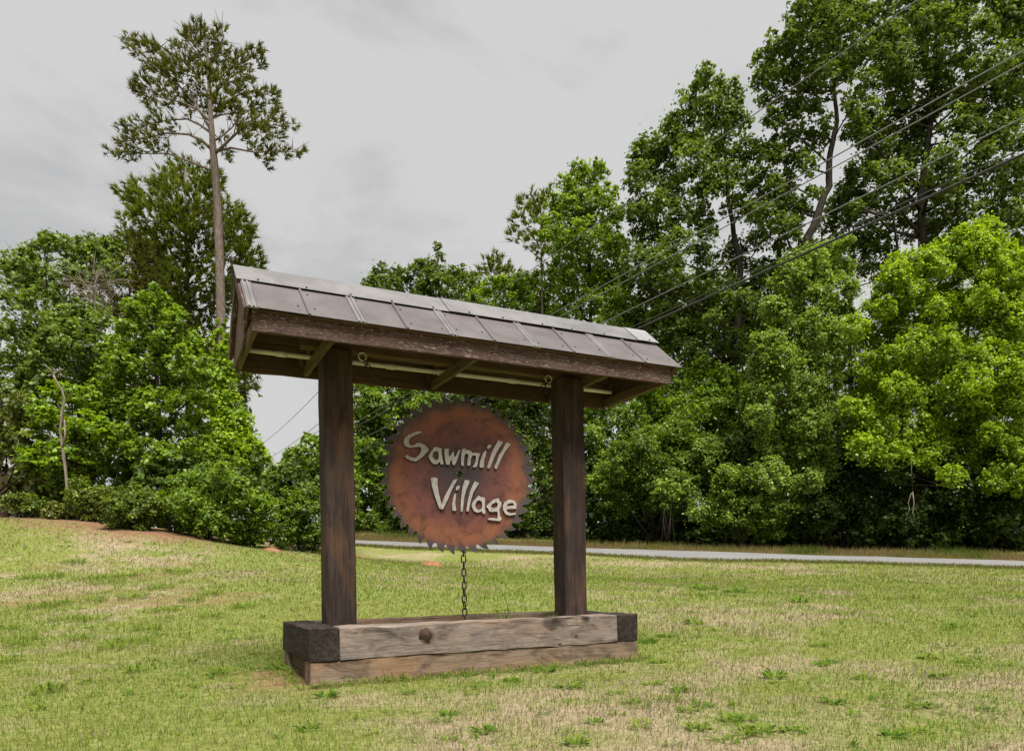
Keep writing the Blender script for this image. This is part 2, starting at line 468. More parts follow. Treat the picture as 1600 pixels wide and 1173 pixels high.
def blade_mat(name, stops, transl=0.5):
    t = NT(name)
    c = t.ramp(t.attr('tint'), stops)
    d = t.node('ShaderNodeBsdfDiffuse', {'Color': c})
    tr = t.node('ShaderNodeBsdfTranslucent', {'Color': c})
    mx = t.node('ShaderNodeMixShader', {0: transl, 1: d.outputs[0], 2: tr.outputs[0]})
    t.l.new(mx.outputs[0], t.out.inputs['Surface'])
    return t.m
def leaf_mat(name, stops, transl=0.3, gloss=0.10, rough=0.42):
    t = NT(name)
    c = t.ramp(t.attr('tint'), stops)
    d = t.node('ShaderNodeBsdfDiffuse', {'Color': c})
    tc = t.mix(1.0, c, (1.25, 1.15, 0.55), 'MULTIPLY')
    tr = t.node('ShaderNodeBsdfTranslucent', {'Color': tc})
    mx = t.node('ShaderNodeMixShader', {0: transl, 1: d.outputs[0], 2: tr.outputs[0]})
    gl = t.node('ShaderNodeBsdfGlossy', {'Color': (0.8, 0.85, 0.8, 1), 'Roughness': rough})
    mg = t.node('ShaderNodeMixShader', {0: gloss * .25, 1: mx.outputs[0], 2: gl.outputs[0]})
    t.l.new(mg.outputs[0], t.out.inputs['Surface'])
    return t.m
M['grass'] = blade_mat('grass_blades', [(0.0, (0.235, 0.185, 0.125)), (0.30, (0.30, 0.250, 0.150)), (0.42, (0.230, 0.215, 0.085)), (0.62, (0.200, 0.248, 0.040)), (0.85, (0.118, 0.200, 0.022)), (1.0, (0.065, 0.135, 0.020))])
M['verge'] = blade_mat('verge_blades', [(0.0, (0.24, 0.165, 0.085)), (0.35, (0.27, 0.20, 0.09)), (0.6, (0.16, 0.17, 0.04)), (1.0, (0.07, 0.12, 0.02))])
def G(dk, md, lt): return [(0.0, dk), (0.5, md), (1.0, lt)]
M['oak'] = leaf_mat('oak_leaves', G((0.050, 0.082, 0.012), (0.098, 0.152, 0.022), (0.165, 0.240, 0.038)), 0.42, rough=.5)
M['gum'] = leaf_mat('sweetgum_leaves', G((0.070, 0.122, 0.010), (0.145, 0.238, 0.020), (0.245, 0.360, 0.040)), 0.45, rough=.5)
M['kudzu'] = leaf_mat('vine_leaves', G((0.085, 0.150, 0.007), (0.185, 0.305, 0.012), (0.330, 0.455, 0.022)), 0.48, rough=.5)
M['vine_dark'] = leaf_mat('shade_tinted_vine_leaves', G((0.048, 0.088, 0.007), (0.110, 0.182, 0.013), (0.195, 0.290, 0.028)), 0.42, rough=.5)  # vine leaf colours darkened: shade is put into the tint
M['deep'] = leaf_mat('deep_green_shade_tint', G((0.024, 0.046, 0.005), (0.055, 0.095, 0.009), (0.115, 0.170, 0.018)), 0.35, rough=.5)  # own dark green, with overhang shade also put into the leaf colour
M['bluegreen'] = leaf_mat('feathery_leaves', G((0.070, 0.120, 0.013), (0.150, 0.240, 0.028), (0.265, 0.375, 0.060)), 0.45, rough=.5)
M['shrub'] = leaf_mat('shrub_leaves', G((0.044, 0.070, 0.006), (0.105, 0.152, 0.013), (0.200, 0.252, 0.032)), 0.4, rough=.5)
M['holly'] = leaf_mat('glossy_leaves', G((0.042, 0.060, 0.009), (0.095, 0.125, 0.018), (0.200, 0.215, 0.050)), 0.3, 0.14, 0.35)
M['needle'] = leaf_mat('pine_needles', G((0.044, 0.052, 0.010), (0.090, 0.104, 0.017), (0.155, 0.168, 0.028)), 0.35, 0.04)
M['needle_green'] = leaf_mat('green_pine_needles', G((0.050, 0.075, 0.009), (0.110, 0.148, 0.016), (0.185, 0.230, 0.028)), 0.4, 0.04)
M['far'] = leaf_mat('far_leaves', G((0.046, 0.076, 0.011), (0.090, 0.140, 0.020), (0.145, 0.205, 0.034)), 0.4, 0.04)
def bark_mat(name, a, b):
    t = NT(name)
    pos = t.node('ShaderNodeNewGeometry').outputs['Position']
    n = t.noise(t.mapping(pos, (7, 7, 1.6)), 2.0, 6, 0.65, 0.4)
    return t.bsdf(t.ramp(n, [(0.35, a), (0.65, b)]), 0.95, 0, n, 0.05, 0.8, 0.1)
M['bark'] = bark_mat('grey_brown_bark', (0.018, 0.015, 0.012), (0.055, 0.046, 0.037))
M['pine_bark'] = bark_mat('pine_bark', (0.085, 0.065, 0.052), (0.21, 0.165, 0.135))
M['dead'] = bark_mat('dead_wood', (0.10, 0.078, 0.056), (0.22, 0.18, 0.14))
M['pole'] = bark_mat('pole_wood', (0.06, 0.05, 0.042), (0.15, 0.13, 0.11))
t = NT('worn_asphalt')
pos = t.node('ShaderNodeNewGeometry').outputs['Position']
n1, n2 = t.noise(pos, 0.5, 5, 0.6), t.noise(pos, 60, 3, 0.7)
M['road'] = t.bsdf(t.ramp(t.math('ADD', t.math('MULTIPLY', n1, 0.5), t.math('MULTIPLY', n2, 0.5)), [(0.3, (0.115, 0.112, 0.110)), (0.7, (0.175, 0.171, 0.167))]), 0.8, 0, n2, 0.01, 0.5, 0.3)
t = NT('red_clay')
pos = t.node('ShaderNodeNewGeometry').outputs['Position']
n1 = t.noise(pos, 7, 6, 0.7)
M['clay'] = t.bsdf(t.ramp(n1, [(0.3, (0.11, 0.045, 0.024)), (0.5, (0.21, 0.10, 0.052)), (0.72, (0.32, 0.19, 0.11))]), 0.95, 0, n1, 0.05, 0.8, 0.1)
t = NT('planter_soil')
pos = t.node('ShaderNodeNewGeometry').outputs['Position']
n1 = t.noise(pos, 14, 6, 0.75)
M['soil'] = t.bsdf(t.ramp(n1, [(0.3, (0.04, 0.028, 0.018)), (0.7, (0.15, 0.105, 0.065))]), 0.95, 0, n1, 0.05, 0.9, 0.1)
t = NT('pale_siding')
M['siding'] = t.bsdf(t.ramp(t.noise(t.coord('Object'), 8, 4), [(0.3, (0.33, 0.29, 0.29)), (0.7, (0.46, 0.42, 0.42))]), 0.8)
t = NT('grey_shingle')
M['shingle'] = t.bsdf(t.ramp(t.noise(t.coord('Object'), 14, 4), [(0.3, (0.16, 0.145, 0.15)), (0.7, (0.27, 0.25, 0.26))]), 0.9)
t = NT('gravel')
M['gravel'] = t.bsdf(t.ramp(t.noise(t.coord('Object'), 30, 5), [(0.3, (0.16, 0.13, 0.10)), (0.7, (0.26, 0.22, 0.18))]), 0.95)

# ------------------------------------------------------------------ the ground
def lawn_tan(x, y):
    """Where the turf has dried to straw (0 green .. 1 straw)."""
    a = fbm(x * 0.42 + 5, y * 0.42, 11, 4)
    b = fbm(x * 2.3, y * 2.3, 23, 3)
    f = (a - 0.5) * 2.0 + (b - 0.5) * 1.5 + 0.37
    f = f + np.clip((x - 0.5) * 0.07, -0.10, 0.22) * np.clip((15 - y) / 6, 0, 1)
    f = f - np.clip((y - 7.0) / 10, 0, 0.42)
    # the worn bank below the road
    rl = np.interp(x, road_near[::-1, 0], road_near[::-1, 1])
    f = f + 0.30 * np.exp(-((y - (rl - 2.6)) / 1.7) ** 2)
    return np.clip(f, 0, 1)
base_left = np.array([pix(*p) for p in [(-250, 800, 27), (0, 808, 25), (100, 812, 24.3), (200, 828, 22.5), (300, 839, 23), (400, 856, 24), (520, 858, 27)]])
def lawn_clay(x, y):
    yl = np.interp(x, base_left[:, 0], base_left[:, 1])
    f = np.clip(1 - np.abs(y - yl + 0.2) / 2.2, 0, 1) * np.clip((-7.5 - x) / 3.0, 0.0, 1) * (x > -40)
    g = fbm(x * 0.35, y * 0.9, 31, 3)
    f = f + np.clip((g - 0.64) * 5, 0, 0.38) * (x < -5) * (y > 13) * (y < 24)
    # bare red earth at the foot of the planter
    q = np.minimum(np.hypot(x - S(-.1, .3, 0)[0], y - S(-.1, .3, 0)[1]) - 0.28, np.hypot(x - S(-.15, .9, 0)[0], y - S(-.15, .9, 0)[1]) - 0.18)
    f = f + np.clip(0.9 - q * 3.0, 0, 0.9) * np.clip(fbm(x * 5, y * 5, 91, 3) * 3.0 - .6, 0, 1)
    q2 = np.hypot(x - S(3.7, .15, 0)[0], y - S(3.7, .15, 0)[1])
    f = f + np.clip(0.6 - q2 * 3.0, 0, 0.6)
    under = np.clip((y - yl) / 2, 0, 0.8) * np.clip((-8.6 - x) / 1.5, 0, 1)
    return np.clip(f + under * 0.7, 0, 1)
xs = np.unique(np.r_[np.linspace(-1500, -60, 10), np.linspace(-60, -16, 30), np.linspace(-16, 20, 150), np.linspace(20, 70, 32), np.linspace(70, 1500, 10)])
ys = np.unique(np.r_[np.linspace(-400, -10, 10), np.linspace(-10, 2, 16), np.linspace(2, 44, 175), np.linspace(44, 90, 24), np.linspace(90, 2500, 10)])
GX, GY = np.meshgrid(xs, ys)
gx, gy = GX.ravel(), GY.ravel()
gz = height(gx, gy)
nx = len(xs)
ii, jj = np.meshgrid(np.arange(nx - 1), np.arange(len(ys) - 1))
k = (jj * nx + ii).ravel()
gme = mesh_np('lawn', np.c_[gx, gy, gz], np.c_[k, k + 1, k + nx + 1, k + nx], 4, {'tan': lawn_tan(gx, gy), 'clay': lawn_clay(gx, gy)}, True)
tag(link('lawn', gme, M['lawn']), kind='structure')

def strip(name, near, far, n, m, lift, mat, crown=0.0):
    V, Fc = [], []
    tt = np.linspace(0, 1, n)
    ts = np.linspace(0, 1, len(near))
    for q in tt:
        a = np.array([np.interp(q, ts, near[:, i]) for i in range(3)])
        b = np.array([np.interp(q, ts, far[:, i]) for i in range(3)])
        for s in np.linspace(0, 1, m):
            p = a * (1 - s) + b * s
            V.append((p[0], p[1], hz(p[0], p[1]) + lift))
    for i in range(n - 1):
        for j in range(m - 1):
            a = i * m + j
            Fc.append((a, a + m, a + m + 1, a + 1))
    return link(name, fix_normals(mesh_py(name, V, Fc, True)), mat)
tag(strip('road', road_near, road_far, 60, 7, 0.025, M['road']), kind='structure')
dn = np.array([pix(*p) for p in [(500, 829, 52), (560, 823, 58), (600, 822, 62)]])
df = np.array([pix(*p) for p in [(500, 823, 58), (560, 816, 66), (600, 816, 70)]])
tag(strip('driveway', dn, df, 8, 3, 0.04, M['gravel']), kind='structure')

# ------------------------------------------------------------------ the timber planter
L, W = 3.556, 1.411
Z0, Z1 = 0.223, 0.518
TH = 0.27
pl = empty('timber_planter', S(L / 2, W / 2, 0))
tag(pl, 'long weathered timber planter bed at the foot of the two sign posts', 'planter')
def stimber(name, parent, a0, b0, z0, a1, b1, z1, w, h, mat, up=(0, 0, 1), **kw):
    return timber(name, parent, S(a0, b0, z0), S(a1, b1, z1), w, h, mat, up, **kw)
HU, HL = Z1 - Z0, 0.36
zu, zl = (Z0 + Z1) / 2, Z0 - HL / 2 - 0.004
tag(stimber('timber', pl, TH + .003, TH / 2, zu, L - TH - .003, TH / 2, zu, TH, HU, M['timber_top'], segs=20, wob=0.004), 'pale grey front timber with dark knots')
stimber('timber', pl, TH + .003, W - TH / 2, zu, L - TH - .003, W - TH / 2, zu, TH, HU - .01, M['timber_low'], segs=20)
tag(stimber('timber', pl, TH / 2, 0, zu, TH / 2, W, zu, TH, HU + .004, M['timber_end'], segs=10), 'blackened end timber')
tag(stimber('timber', pl, L - TH / 2, 0.004, zu, L - TH / 2, W, zu, TH, HU, M['timber_end'], segs=10), 'blackened end timber with a pale scar')
tag(stimber('timber', pl, 0.012, TH / 2, zl, L - .004, TH / 2, zl, TH - .01, HL, M['timber_low'], segs=20, wob=0.005), 'brown stained lower timber')
stimber('timber', pl, 0.012, W - TH / 2, zl, L - .004, W - TH / 2, zl, TH - .01, HL, M['timber_low'], segs=12)
stimber('timber', pl, TH / 2 + .035, TH, zl, TH / 2 + .035, W - TH, zl, TH - .02, HL - .01, M['timber_side'], segs=6)
stimber('timber', pl, L - TH / 2 - .03, TH, zl, L - TH / 2 - .03, W - TH, zl, TH - .02, HL - .01, M['timber_side'], segs=6)
# the soil in the bed
n = 26
V, Fc = [], []
for j in range(n // 2):
    for i in range(n):
        a, b = TH - .02 + (L - 2 * TH + .04) * i / (n - 1), TH - .02 + (W - 2 * TH + .04) * j / (n // 2 - 1)
        p = S(a, b, 0.40 + 0.07 * float(vnoise(a * 3, b * 3, 5)) + 0.02 * random.random())
        V.append(p - S(L / 2, W / 2, 0))
for j in range(n // 2 - 1):
    for i in range(n - 1):
        a = j * n + i
        Fc.append((a, a + 1, a + n + 1, a + n))
o = link('soil', mesh_py('soil', V, Fc, True), M['soil'], pl, S(L / 2, W / 2, 0))
# a burl standing proud of the front timber
def lump(name, centre, r, scale, mat, parent, seed, n=(10, 7), amp=0.35):
    rr_ = np.random.default_rng(seed)
    bm = bmesh.new()
    bmesh.ops.create_icosphere(bm, subdivisions=3, radius=r)
    for v in bm.verts:
        d = v.co.normalized()
        f = 1 + amp * (float(vnoise(d.x * 3 + 9 + seed, d.y * 3 + d.z * 2.3, seed)) - 0.5) * 2
        v.co = Vector((v.co.x * scale[0], v.co.y * scale[1], v.co.z * scale[2])) * f
    me = bpy.data.meshes.new(name); bm.to_mesh(me); bm.free()
    for p in me.polygons: p.use_smooth = True
    return link(name, me, mat, parent, centre, Quaternion((0, 0, 1), YAW))
lump('burl', S(1.10, 0.012, zu + .035), 0.085, (0.8, 0.30, 1.0), M['post'], pl, 3, amp=0.35)

# ------------------------------------------------------------------ the roofed shelter
ZF, ZFT, ZR = 3.108, 3.300, 3.904
BF, BB, BR = 0.024, 1.399, 0.703
AL, AR = -0.43, 4.08
RL, RR = -0.50, 4.20
sh = empty('sign_shelter', S(1.775, BR, 0))
tag(sh, 'dark wooden two post sign shelter with a metal covered gable roof', 'shelter')
for (a0, a1) in ((0.291, 0.581), (2.974, 3.262)):
    am = (a0 + a1) / 2
    # two planks face to face make each post
    stimber('post', sh, am, 0.568 + .137, -0.3, am, 0.568 + .137, 3.22, a1 - a0, 0.273, M['post'], tuple(VX), ch=0.012, segs=14, wob=0.0025)
stimber('beam', sh, 0.10, BR, 3.33, 3.45, BR, 3.33, 0.14, 0.215, M['deck'], segs=10)
ft = 0.045
def fascia(b, s): return stimber('fascia', sh, AL, b + s * ft / 2, (ZF + ZFT) / 2, AR, b + s * ft / 2, (ZF + ZFT) / 2, ft, ZFT - ZF, M['fascia'] if s > 0 else M['deck'], segs=20, wob=0.002, ch=0.004)
fascia(BF, 1); fascia(BB, -1)
def solve_a(px, b, z):
    lo, hi = -2.0, 6.0
    for _ in range(50):
        m = (lo + hi) / 2
        q = S(m, b, z)
        X, Z = q[0] / q[1] * F_PX, (q[2] - ZC) / q[1] * F_PX + SY
        x = 800 + X * math.cos(ROLL) + Z * math.sin(ROLL)
        if x < px: lo = m
        else: hi = m
    return (lo + hi) / 2
sl = np.array([0, BR - (BF - .06), ZR - 3.285]); SLOPE = math.atan2(sl[2], sl[1])
def slope_pt(a, s, side, lift=0.0):
    """s = 0 at the eave, 1 at the ridge; side -1 front, +1 back"""
    bE, zE = BF - .06, 3.285
    b = bE + (BR - bE) * s
    z = zE + (ZR - zE) * s
    b -= math.sin(SLOPE) * lift; z += math.cos(SLOPE) * lift
    if side > 0: b = 2 * BR - b
    return S(a, b, z)
def slope_n(side):
    n_ = -side * -1 * 0
    return (VX * (-math.sin(SLOPE) if side < 0 else math.sin(SLOPE)) + np.array([0, 0, math.cos(SLOPE)]))
# joists, rafters
joists = [AL + .03, solve_a(522, BF, ZF), solve_a(748, BF, ZF), solve_a(953, BF, ZF), AR - .03]
for q, a in enumerate(joists):
    stimber('joist', sh, a, BF + ft + .002, ZF + .058, a, BB - ft - .002, ZF + .058, 0.048, 0.10, M['frame'], segs=4, ch=0.004)
    for side in (-1, 1):
        p, q2 = slope_pt(a, 0.10, side, -.085), slope_pt(a, 0.97, side, -.085)
        timber('rafter', sh, p, q2, 0.042, 0.09, M['frame'], tuple(slope_n(side)), ch=0.003, segs=4)
    if 0 < q < 4:
        stimber('block', sh, a - .05, BB - ft - .03, ZF + .10, a - .05, BB - ft - .03, ZF + .26, 0.05, 0.05, M['frame'], tuple(UX), ch=0.003, segs=2)
# sheathing boards under the metal
for side in (-1, 1):
    for q in range(5):
        s0, s1 = 0.02 + 0.196 * q, 0.02 + 0.196 * (q + 1) - 0.006
        sm = (s0 + s1) / 2
        wd = (s1 - s0) * math.hypot(sl[1], sl[2])
        timber('sheathing_board', sh, slope_pt(AL - .0, sm, side, -.024), slope_pt(AR, sm, side, -.024), wd, 0.022, M['deck'], tuple(slope_n(side)), ch=0.002, segs=8, wob=0.0008)
# gable planks and barge boards
for end, a in ((-1, AL - .012), (1, AR + .012)):
    nb = 7
    for q in range(nb):
        b0, b1 = BF + .05 + (BB - BF - .1) * q / nb, BF + .05 + (BB - BF - .1) * (q + 1) / nb - .005
        def top(b):
            s = (b - (BF - .06)) / (BR - BF + .06)
            if s > 1: s = 2 - s
            return 3.285 + (ZR - 3.285) * s - .055
        bot = ZF + .012 * random.random() + (0.10 + .07 * random.random() if q < 2 else (0.05 if q == 2 else 0))
        o3 = S(a, b0, 0)
        V = []
        for da in (-.011, .011):
            for (b, z) in ((b0, bot), (b1, bot + random.uniform(-.03, .03) * (q < 3)), (b1, top(b1)), ((b0 + b1) / 2, max(top(b0), top(b1), top((b0 + b1) / 2)) if b0 < BR < b1 else (top(b0) + top(b1)) / 2), (b0, top(b0))):
                V.append(S(a + da, b, z) - S(a, (b0 + b1) / 2, 3.4))
        Fc = [(4, 3, 2, 1, 0), (5, 6, 7, 8, 9)] + [(i, (i + 1) % 5, 5 + (i + 1) % 5, 5 + i) for i in range(5)]
        link('gable_plank', fix_normals(mesh_py('gable_plank', V, Fc)), M['gable'], sh, S(a, (b0 + b1) / 2, 3.4))
    for side in (-1, 1):
        timber('barge_board', sh, slope_pt(a + end * .034, 0.03, side, -.075), slope_pt(a + end * .034, 0.995, side, -.075), 0.038, 0.125, M['fascia'], tuple(slope_n(side)), ch=0.004, segs=5)
# metal panels with ribs
rib_px = [484, 566, 637, 709, 773, 838, 897, 955, 1008]
cuts = [RL + .02] + [solve_a(x, BF - .06, 3.285) for x in rib_px] + [RR]
Pl = math.hypot(sl[1], sl[2])
screw_me = None
def make_screw():
    bm = bmesh.new()
    bmesh.ops.create_cone(bm, cap_ends=True, segments=7, radius1=0.011, radius2=0.007, depth=0.010)
    me = bpy.data.meshes.new('screw'); bm.to_mesh(me); bm.free(); me.materials.append(M['screw'])
    return me
screw_me = make_screw()
def extrude_profile(name, prof, side, s0, s1, a, mat, parent):
    """prof: (offset along the roof, lift) pairs, carried from s0 to s1 up the slope; closed underneath."""
    V = []
    org = slope_pt(a, (s0 + s1) / 2, side)
    bot = [(prof[-1][0], -.001), (prof[0][0], -.001)]
    ring = list(prof) + bot
    for s in (s0, s1):
        for (da, li) in ring: V.append(slope_pt(a + da, s, side, li) - org)
    m = len(ring)
    Fc = [tuple(range(m)), tuple(range(2 * m - 1, m - 1, -1))] + [(i, i + m, (i + 1) % m + m, (i + 1) % m) for i in range(m)]
    return link(name, fix_normals(mesh_py(name, V, Fc)), mat, parent, org)
wide = [(-.045, .003), (-.036, .016), (-.024, .018), (-.014, .005), (-.006, .005), (.004, .018), (.014, .018), (.022, .005), (.030, .006), (.038, .016), (.046, .003)]
thin = [(-.016, .003), (-.009, .016), (.006, .017), (.014, .003)]
for side in (-1, 1):
    for q in range(len(cuts) - 1):
        a0, a1 = cuts[q] + (.004 if q else 0), cuts[q + 1] - .004
        V = []
        org = slope_pt((a0 + a1) / 2, .5, side)
        jit = random.uniform(-.004, .004)
        for s in (jit, 0.96):
            for li in (0.0, 0.0055):
                for a in (a0, a1): V.append(slope_pt(a, s, side, li + (0.004 * random.random() if s < .5 else 0)) - org)
        Fc = [(0, 1, 3, 2), (4, 6, 7, 5), (0, 2, 6, 4), (1, 5, 7, 3), (2, 3, 7, 6), (0, 4, 5, 1)]
        pn = link('roof_panel', fix_normals(mesh_py('roof_panel', V, Fc)), M['panel'], sh, org)
        if side < 0:
            for (fa, fs) in ((0.16, 0.14), (0.84, 0.16), (0.12, 0.52)):
                if random.random() < 0.8:
                    p = slope_pt(a0 + (a1 - a0) * (fa + random.uniform(-.03, .03)), fs + random.uniform(-.03, .03), side, .010)
                    link('screw', screw_me, None, pn, p, Vector(slope_n(side)).to_track_quat('Z', 'Y'))
    for q, a in enumerate(cuts[:-1]):
        if q % 2 == 0:
            extrude_profile('wide_rib', [(x + (.05 if q == 0 else 0), y + .006) for x, y in wide], side, -.012, 0.955, a, M['rib'], sh)
        else:
            extrude_profile('thin_rib', [(x, y + .006) for x, y in thin], side, -.010, 0.955, a, M['panel'], sh)
# ridge cap in three lengths
ac1, ac2 = solve_a(690, BR, ZR), solve_a(975, BR, ZR)
for q, (a0, a1, mt, li) in enumerate(((RL - .012, ac1 + .05, M['cap'], .026), (ac1 - .03, ac2 + .03, M['cap'], .034), (ac2 - .02, RR + .01, M['cap_new'], .042))):
    V = []
    org = S((a0 + a1) / 2, BR, ZR)
    nseg = 8
    ring = []
    for (side, s) in ((-1, .615), (-1, .86), (-1, .985), (1, .985), (1, .86), (1, .62)):
        ring.append((side, s, li)) 
    ring2 = [(sd, s, li - .004) for sd, s, _ in ring[::-1]]
    full = ring + ring2
    for i in range(nseg + 1):
        a = a0 + (a1 - a0) * i / nseg
        for (sd, s, l_) in full:
            wv = 0.006 * (float(vnoise(a * 2.2, q * 3 + 1.5, 8)) - .3) if s < .7 else 0
            V.append(slope_pt(a, s, sd, l_ + wv) - org)
    m = len(full)
    Fc = [tuple(range(m)), tuple(nseg * m + j for j in range(m - 1, -1, -1))]
    for i in range(nseg):
        for j in range(m):
            x, y = i * m + j, i * m + (j + 1) % m
            Fc.append((x, x + m, y + m, y))
    cp = link('ridge_cap', fix_normals(mesh_py('ridge_cap', V, Fc)), mt, sh, org)
    for sx in np.arange(a0 + .2, a1 - .05, 0.43):
        link('screw', screw_me, None, cp, slope_pt(sx + random.uniform(-.04, .04), .645, -1, li + .008), Vector(slope_n(-1)).to_track_quat('Z', 'Y'))
# the pale conduit under the back slope, with couplings
V, Fc = [], []
zc_ = 3.46
bcond = 1.08
tube_arrays([S(a, bcond, 3.247) for a in np.linspace(AL + .06, AR - .1, 12)], [0.024] * 12, 8, V, Fc)
org = S(1.8, bcond, 3.247)
cd = link('conduit', mesh_py('conduit', [v - org for v in V], Fc, True), M['conduit'], sh, org)
for px in (440, 610, 690, 800):
    a = solve_a(px, bcond, 3.247)
    V, Fc = [], []
    tube_arrays([S(a - .05, bcond, 3.247), S(a + .05, bcond, 3.247)], [0.030] * 2, 8, V, Fc)
    link('coupling', mesh_py('coupling', [v - S(a, bcond, 3.247) for v in V], Fc, True), M['conduit'], cd, S(a, bcond, 3.247))

# ------------------------------------------------------------------ the saw blade sign
BY = R(15.0)
BU = np.array([math.cos(BY), math.sin(BY), 0.0]); BN = np.array([math.sin(BY), -math.cos(BY), 0.0])
BZ = np.array([0, 0, 1.0])
am = solve_a(718, BR, 1.9)
bc = S(am, BR, 0)
bc = pix(717.8, 742.0, bc[1])
RB = 124.3 / F_PX * bc[1]
bl = empty('saw_blade_sign', bc)
tag(bl, 'round rusty saw blade sign with raised pale letters hanging between the posts', 'sign')
NTH = 42
outer = []
for q in range(NTH):
    a0 = -2 * math.pi * q / NTH + 0.05
    st = 2 * math.pi / NTH
    # seen from the front, running counter-clockwise: rounded gullet, long curved back, hooked tip
    for f, r_ in ((0.00, 1.0), (-0.02, 0.970), (-0.04, 0.940), (0.00, 0.915), (0.09, 0.900), (0.20, 0.902), (0.29, 0.918), (0.40, 0.942), (0.55, 0.964), (0.78, 0.986)):
        jr = random.uniform(-.004, .004)
        outer.append((2 * math.pi * q / NTH + f * st, (r_ + jr) * RB))
outer = [(r_ * math.cos(a_ - 1.2), r_ * math.sin(a_ - 1.2)) for a_, r_ in outer]
hole = [(0.034 * math.cos(2 * math.pi * i / 16), 0.010 + 0.034 * math.sin(2 * math.pi * i / 16)) for i in range(16)]
V, Fc = prism([outer, hole], 0.007, (np.zeros(3), BU, BZ, BN))
# object axes: x along the blade, z up, so the rust rings follow the disc
qb = frame_quat(BU, (0, 0, 1))
qi = qb.to_matrix().inverted()
V = [qi @ Vector(v) for v in V]
bo = link('blade', fix_normals(mesh_py('blade', V, Fc)), M['blade'], bl, bc, qb)
def to_blade(px, py):
    d = pix(px, py, 1.0) - np.array([0, 0, ZC])
    o_ = np.array([0, 0, ZC])
    pl_o = bc + BN * 0.02
    tt_ = np.dot(pl_o - o_, BN) / np.dot(d, BN)
    p = o_ + d * tt_ - bc
    return (float(np.dot(p, BU)), float(p[2]))
SAW = [14.66, 620, 660]; MIL = [13.333, 700, 670]; VIL = [10.667, 665, 730]
letters = [
 (SAW, [[(585,235),(520,195),(400,225),(270,280),(185,350),(155,440),(165,520),(215,560),(300,580),(420,568),(520,555),(555,600),(545,680),(500,750),(440,800),(380,815),(300,790),(235,735),(175,770),(230,830),(330,875),(430,895),(520,850),(640,740),(730,630),(690,570),(620,505),(520,465),(440,480),(400,515),(340,525),(285,505),(270,450),(285,380),(340,330),(470,275)]]),
 (SAW, [[(985,590),(1025,585),(1030,720),(1040,830),(1070,945),(1010,970),(980,900),(920,950),(850,955),(790,910),(730,810),(725,770),(770,680),(830,600),(850,560),(940,565)], [(880,655),(940,670),(955,760),(945,845),(890,860),(830,810),(810,770),(840,690)]]),
 (SAW, [[(1085,590),(1135,600),(1190,590),(1190,690),(1200,800),(1240,730),(1300,655),(1305,740),(1330,800),(1370,720),(1410,625),(1450,635),(1420,740),(1370,880),(1345,950),(1295,985),(1265,940),(1255,850),(1215,900),(1205,965),(1130,965),(1110,870),(1090,760)]]),
 (MIL, [[(290,420),(320,412),(345,420),(370,400),(375,450),(430,440),(480,470),(500,505),(580,495),(665,515),(640,580),(620,680),(600,770),(570,795),(510,800),(520,770),(545,740),(570,660),(580,570),(520,545),(480,600),(470,690),(460,755),(410,770),(395,750),(405,660),(420,560),(410,530),(370,510),(340,560),(325,660),(325,770),(280,770),(270,720),(270,600),(280,500)]]),
 (MIL, [[(770,455),(800,465),(780,560),(750,640),(745,740),(735,805),(670,808),(655,780),(660,700),(690,590),(730,500)]]),
 (MIL, [[(860,325),(905,355),(880,390),(830,420),(805,405),(825,345)]]),
 (MIL, [[(1055,230),(1090,265),(1140,260),(1120,320),(1060,400),(1000,510),(940,640),(900,740),(870,820),(815,815),(820,770),(860,640),(910,480),(980,340)]]),
 (MIL, [[(1230,275),(1260,305),(1305,315),(1250,400),(1190,460),(1130,580),(1060,720),(1010,840),(960,820),(965,785),(1010,680),(1060,540),(1140,420),(1190,320)]]),
 (VIL, [[(85,180),(140,165),(195,185),(195,290),(225,470),(265,620),(320,470),(400,320),(460,215),(530,190),(500,250),(430,380),(370,530),(310,650),(285,700),(230,690),(200,620),(140,450),(105,320)]]),
 (VIL, [[(480,435),(508,435),(500,500),(490,580),(500,660),(510,700),(495,725),(445,715),(438,690),(440,600),(455,520)]]),
 (VIL, [[(530,305),(570,310),(560,350),(530,385),(500,375),(505,330)]]),
 (VIL, [[(645,215),(690,210),(735,230),(710,290),(670,380),(645,480),(630,600),(615,735),(580,740),(580,680),(585,560),(600,430),(620,310)]]),
 (VIL, [[(815,230),(885,265),(840,340),(790,420),(760,520),(730,640),(715,735),(675,730),(685,660),(700,560),(730,430),(770,320)]]),
 (VIL, [[(880,470),(945,500),(975,495),(990,540),(980,620),(985,690),(995,755),(975,775),(945,765),(935,725),(900,745),(860,755),(800,725),(765,650),(770,600),(810,540),(840,510)], [(880,545),(930,565),(940,640),(925,695),(870,710),(830,670),(825,620),(850,570)]]),
 (VIL, [[(1215,515),(1230,560),(1260,580),(1255,640),(1225,700),(1230,770),(1245,830),(1270,850),(1240,895),(1190,890),(1100,880),(1030,870),(1050,845),(1110,840),(1190,855),(1200,800),(1195,735),(1130,740),(1060,735),(1040,690),(1005,655),(1050,600),(1110,545),(1170,520)], [(1170,580),(1200,600),(1190,660),(1130,685),(1080,650),(1110,610)]]),
 (VIL, [[(1510,662),(1510,688),(1440,690),(1340,698),(1360,740),(1420,765),(1500,755),(1495,785),(1430,795),(1390,802),(1330,780),(1285,710),(1285,640),(1310,580),(1370,540),(1430,535),(1490,565),(1510,610)], [(1345,640),(1380,600),(1450,592),(1475,630),(1420,640)]]),
]
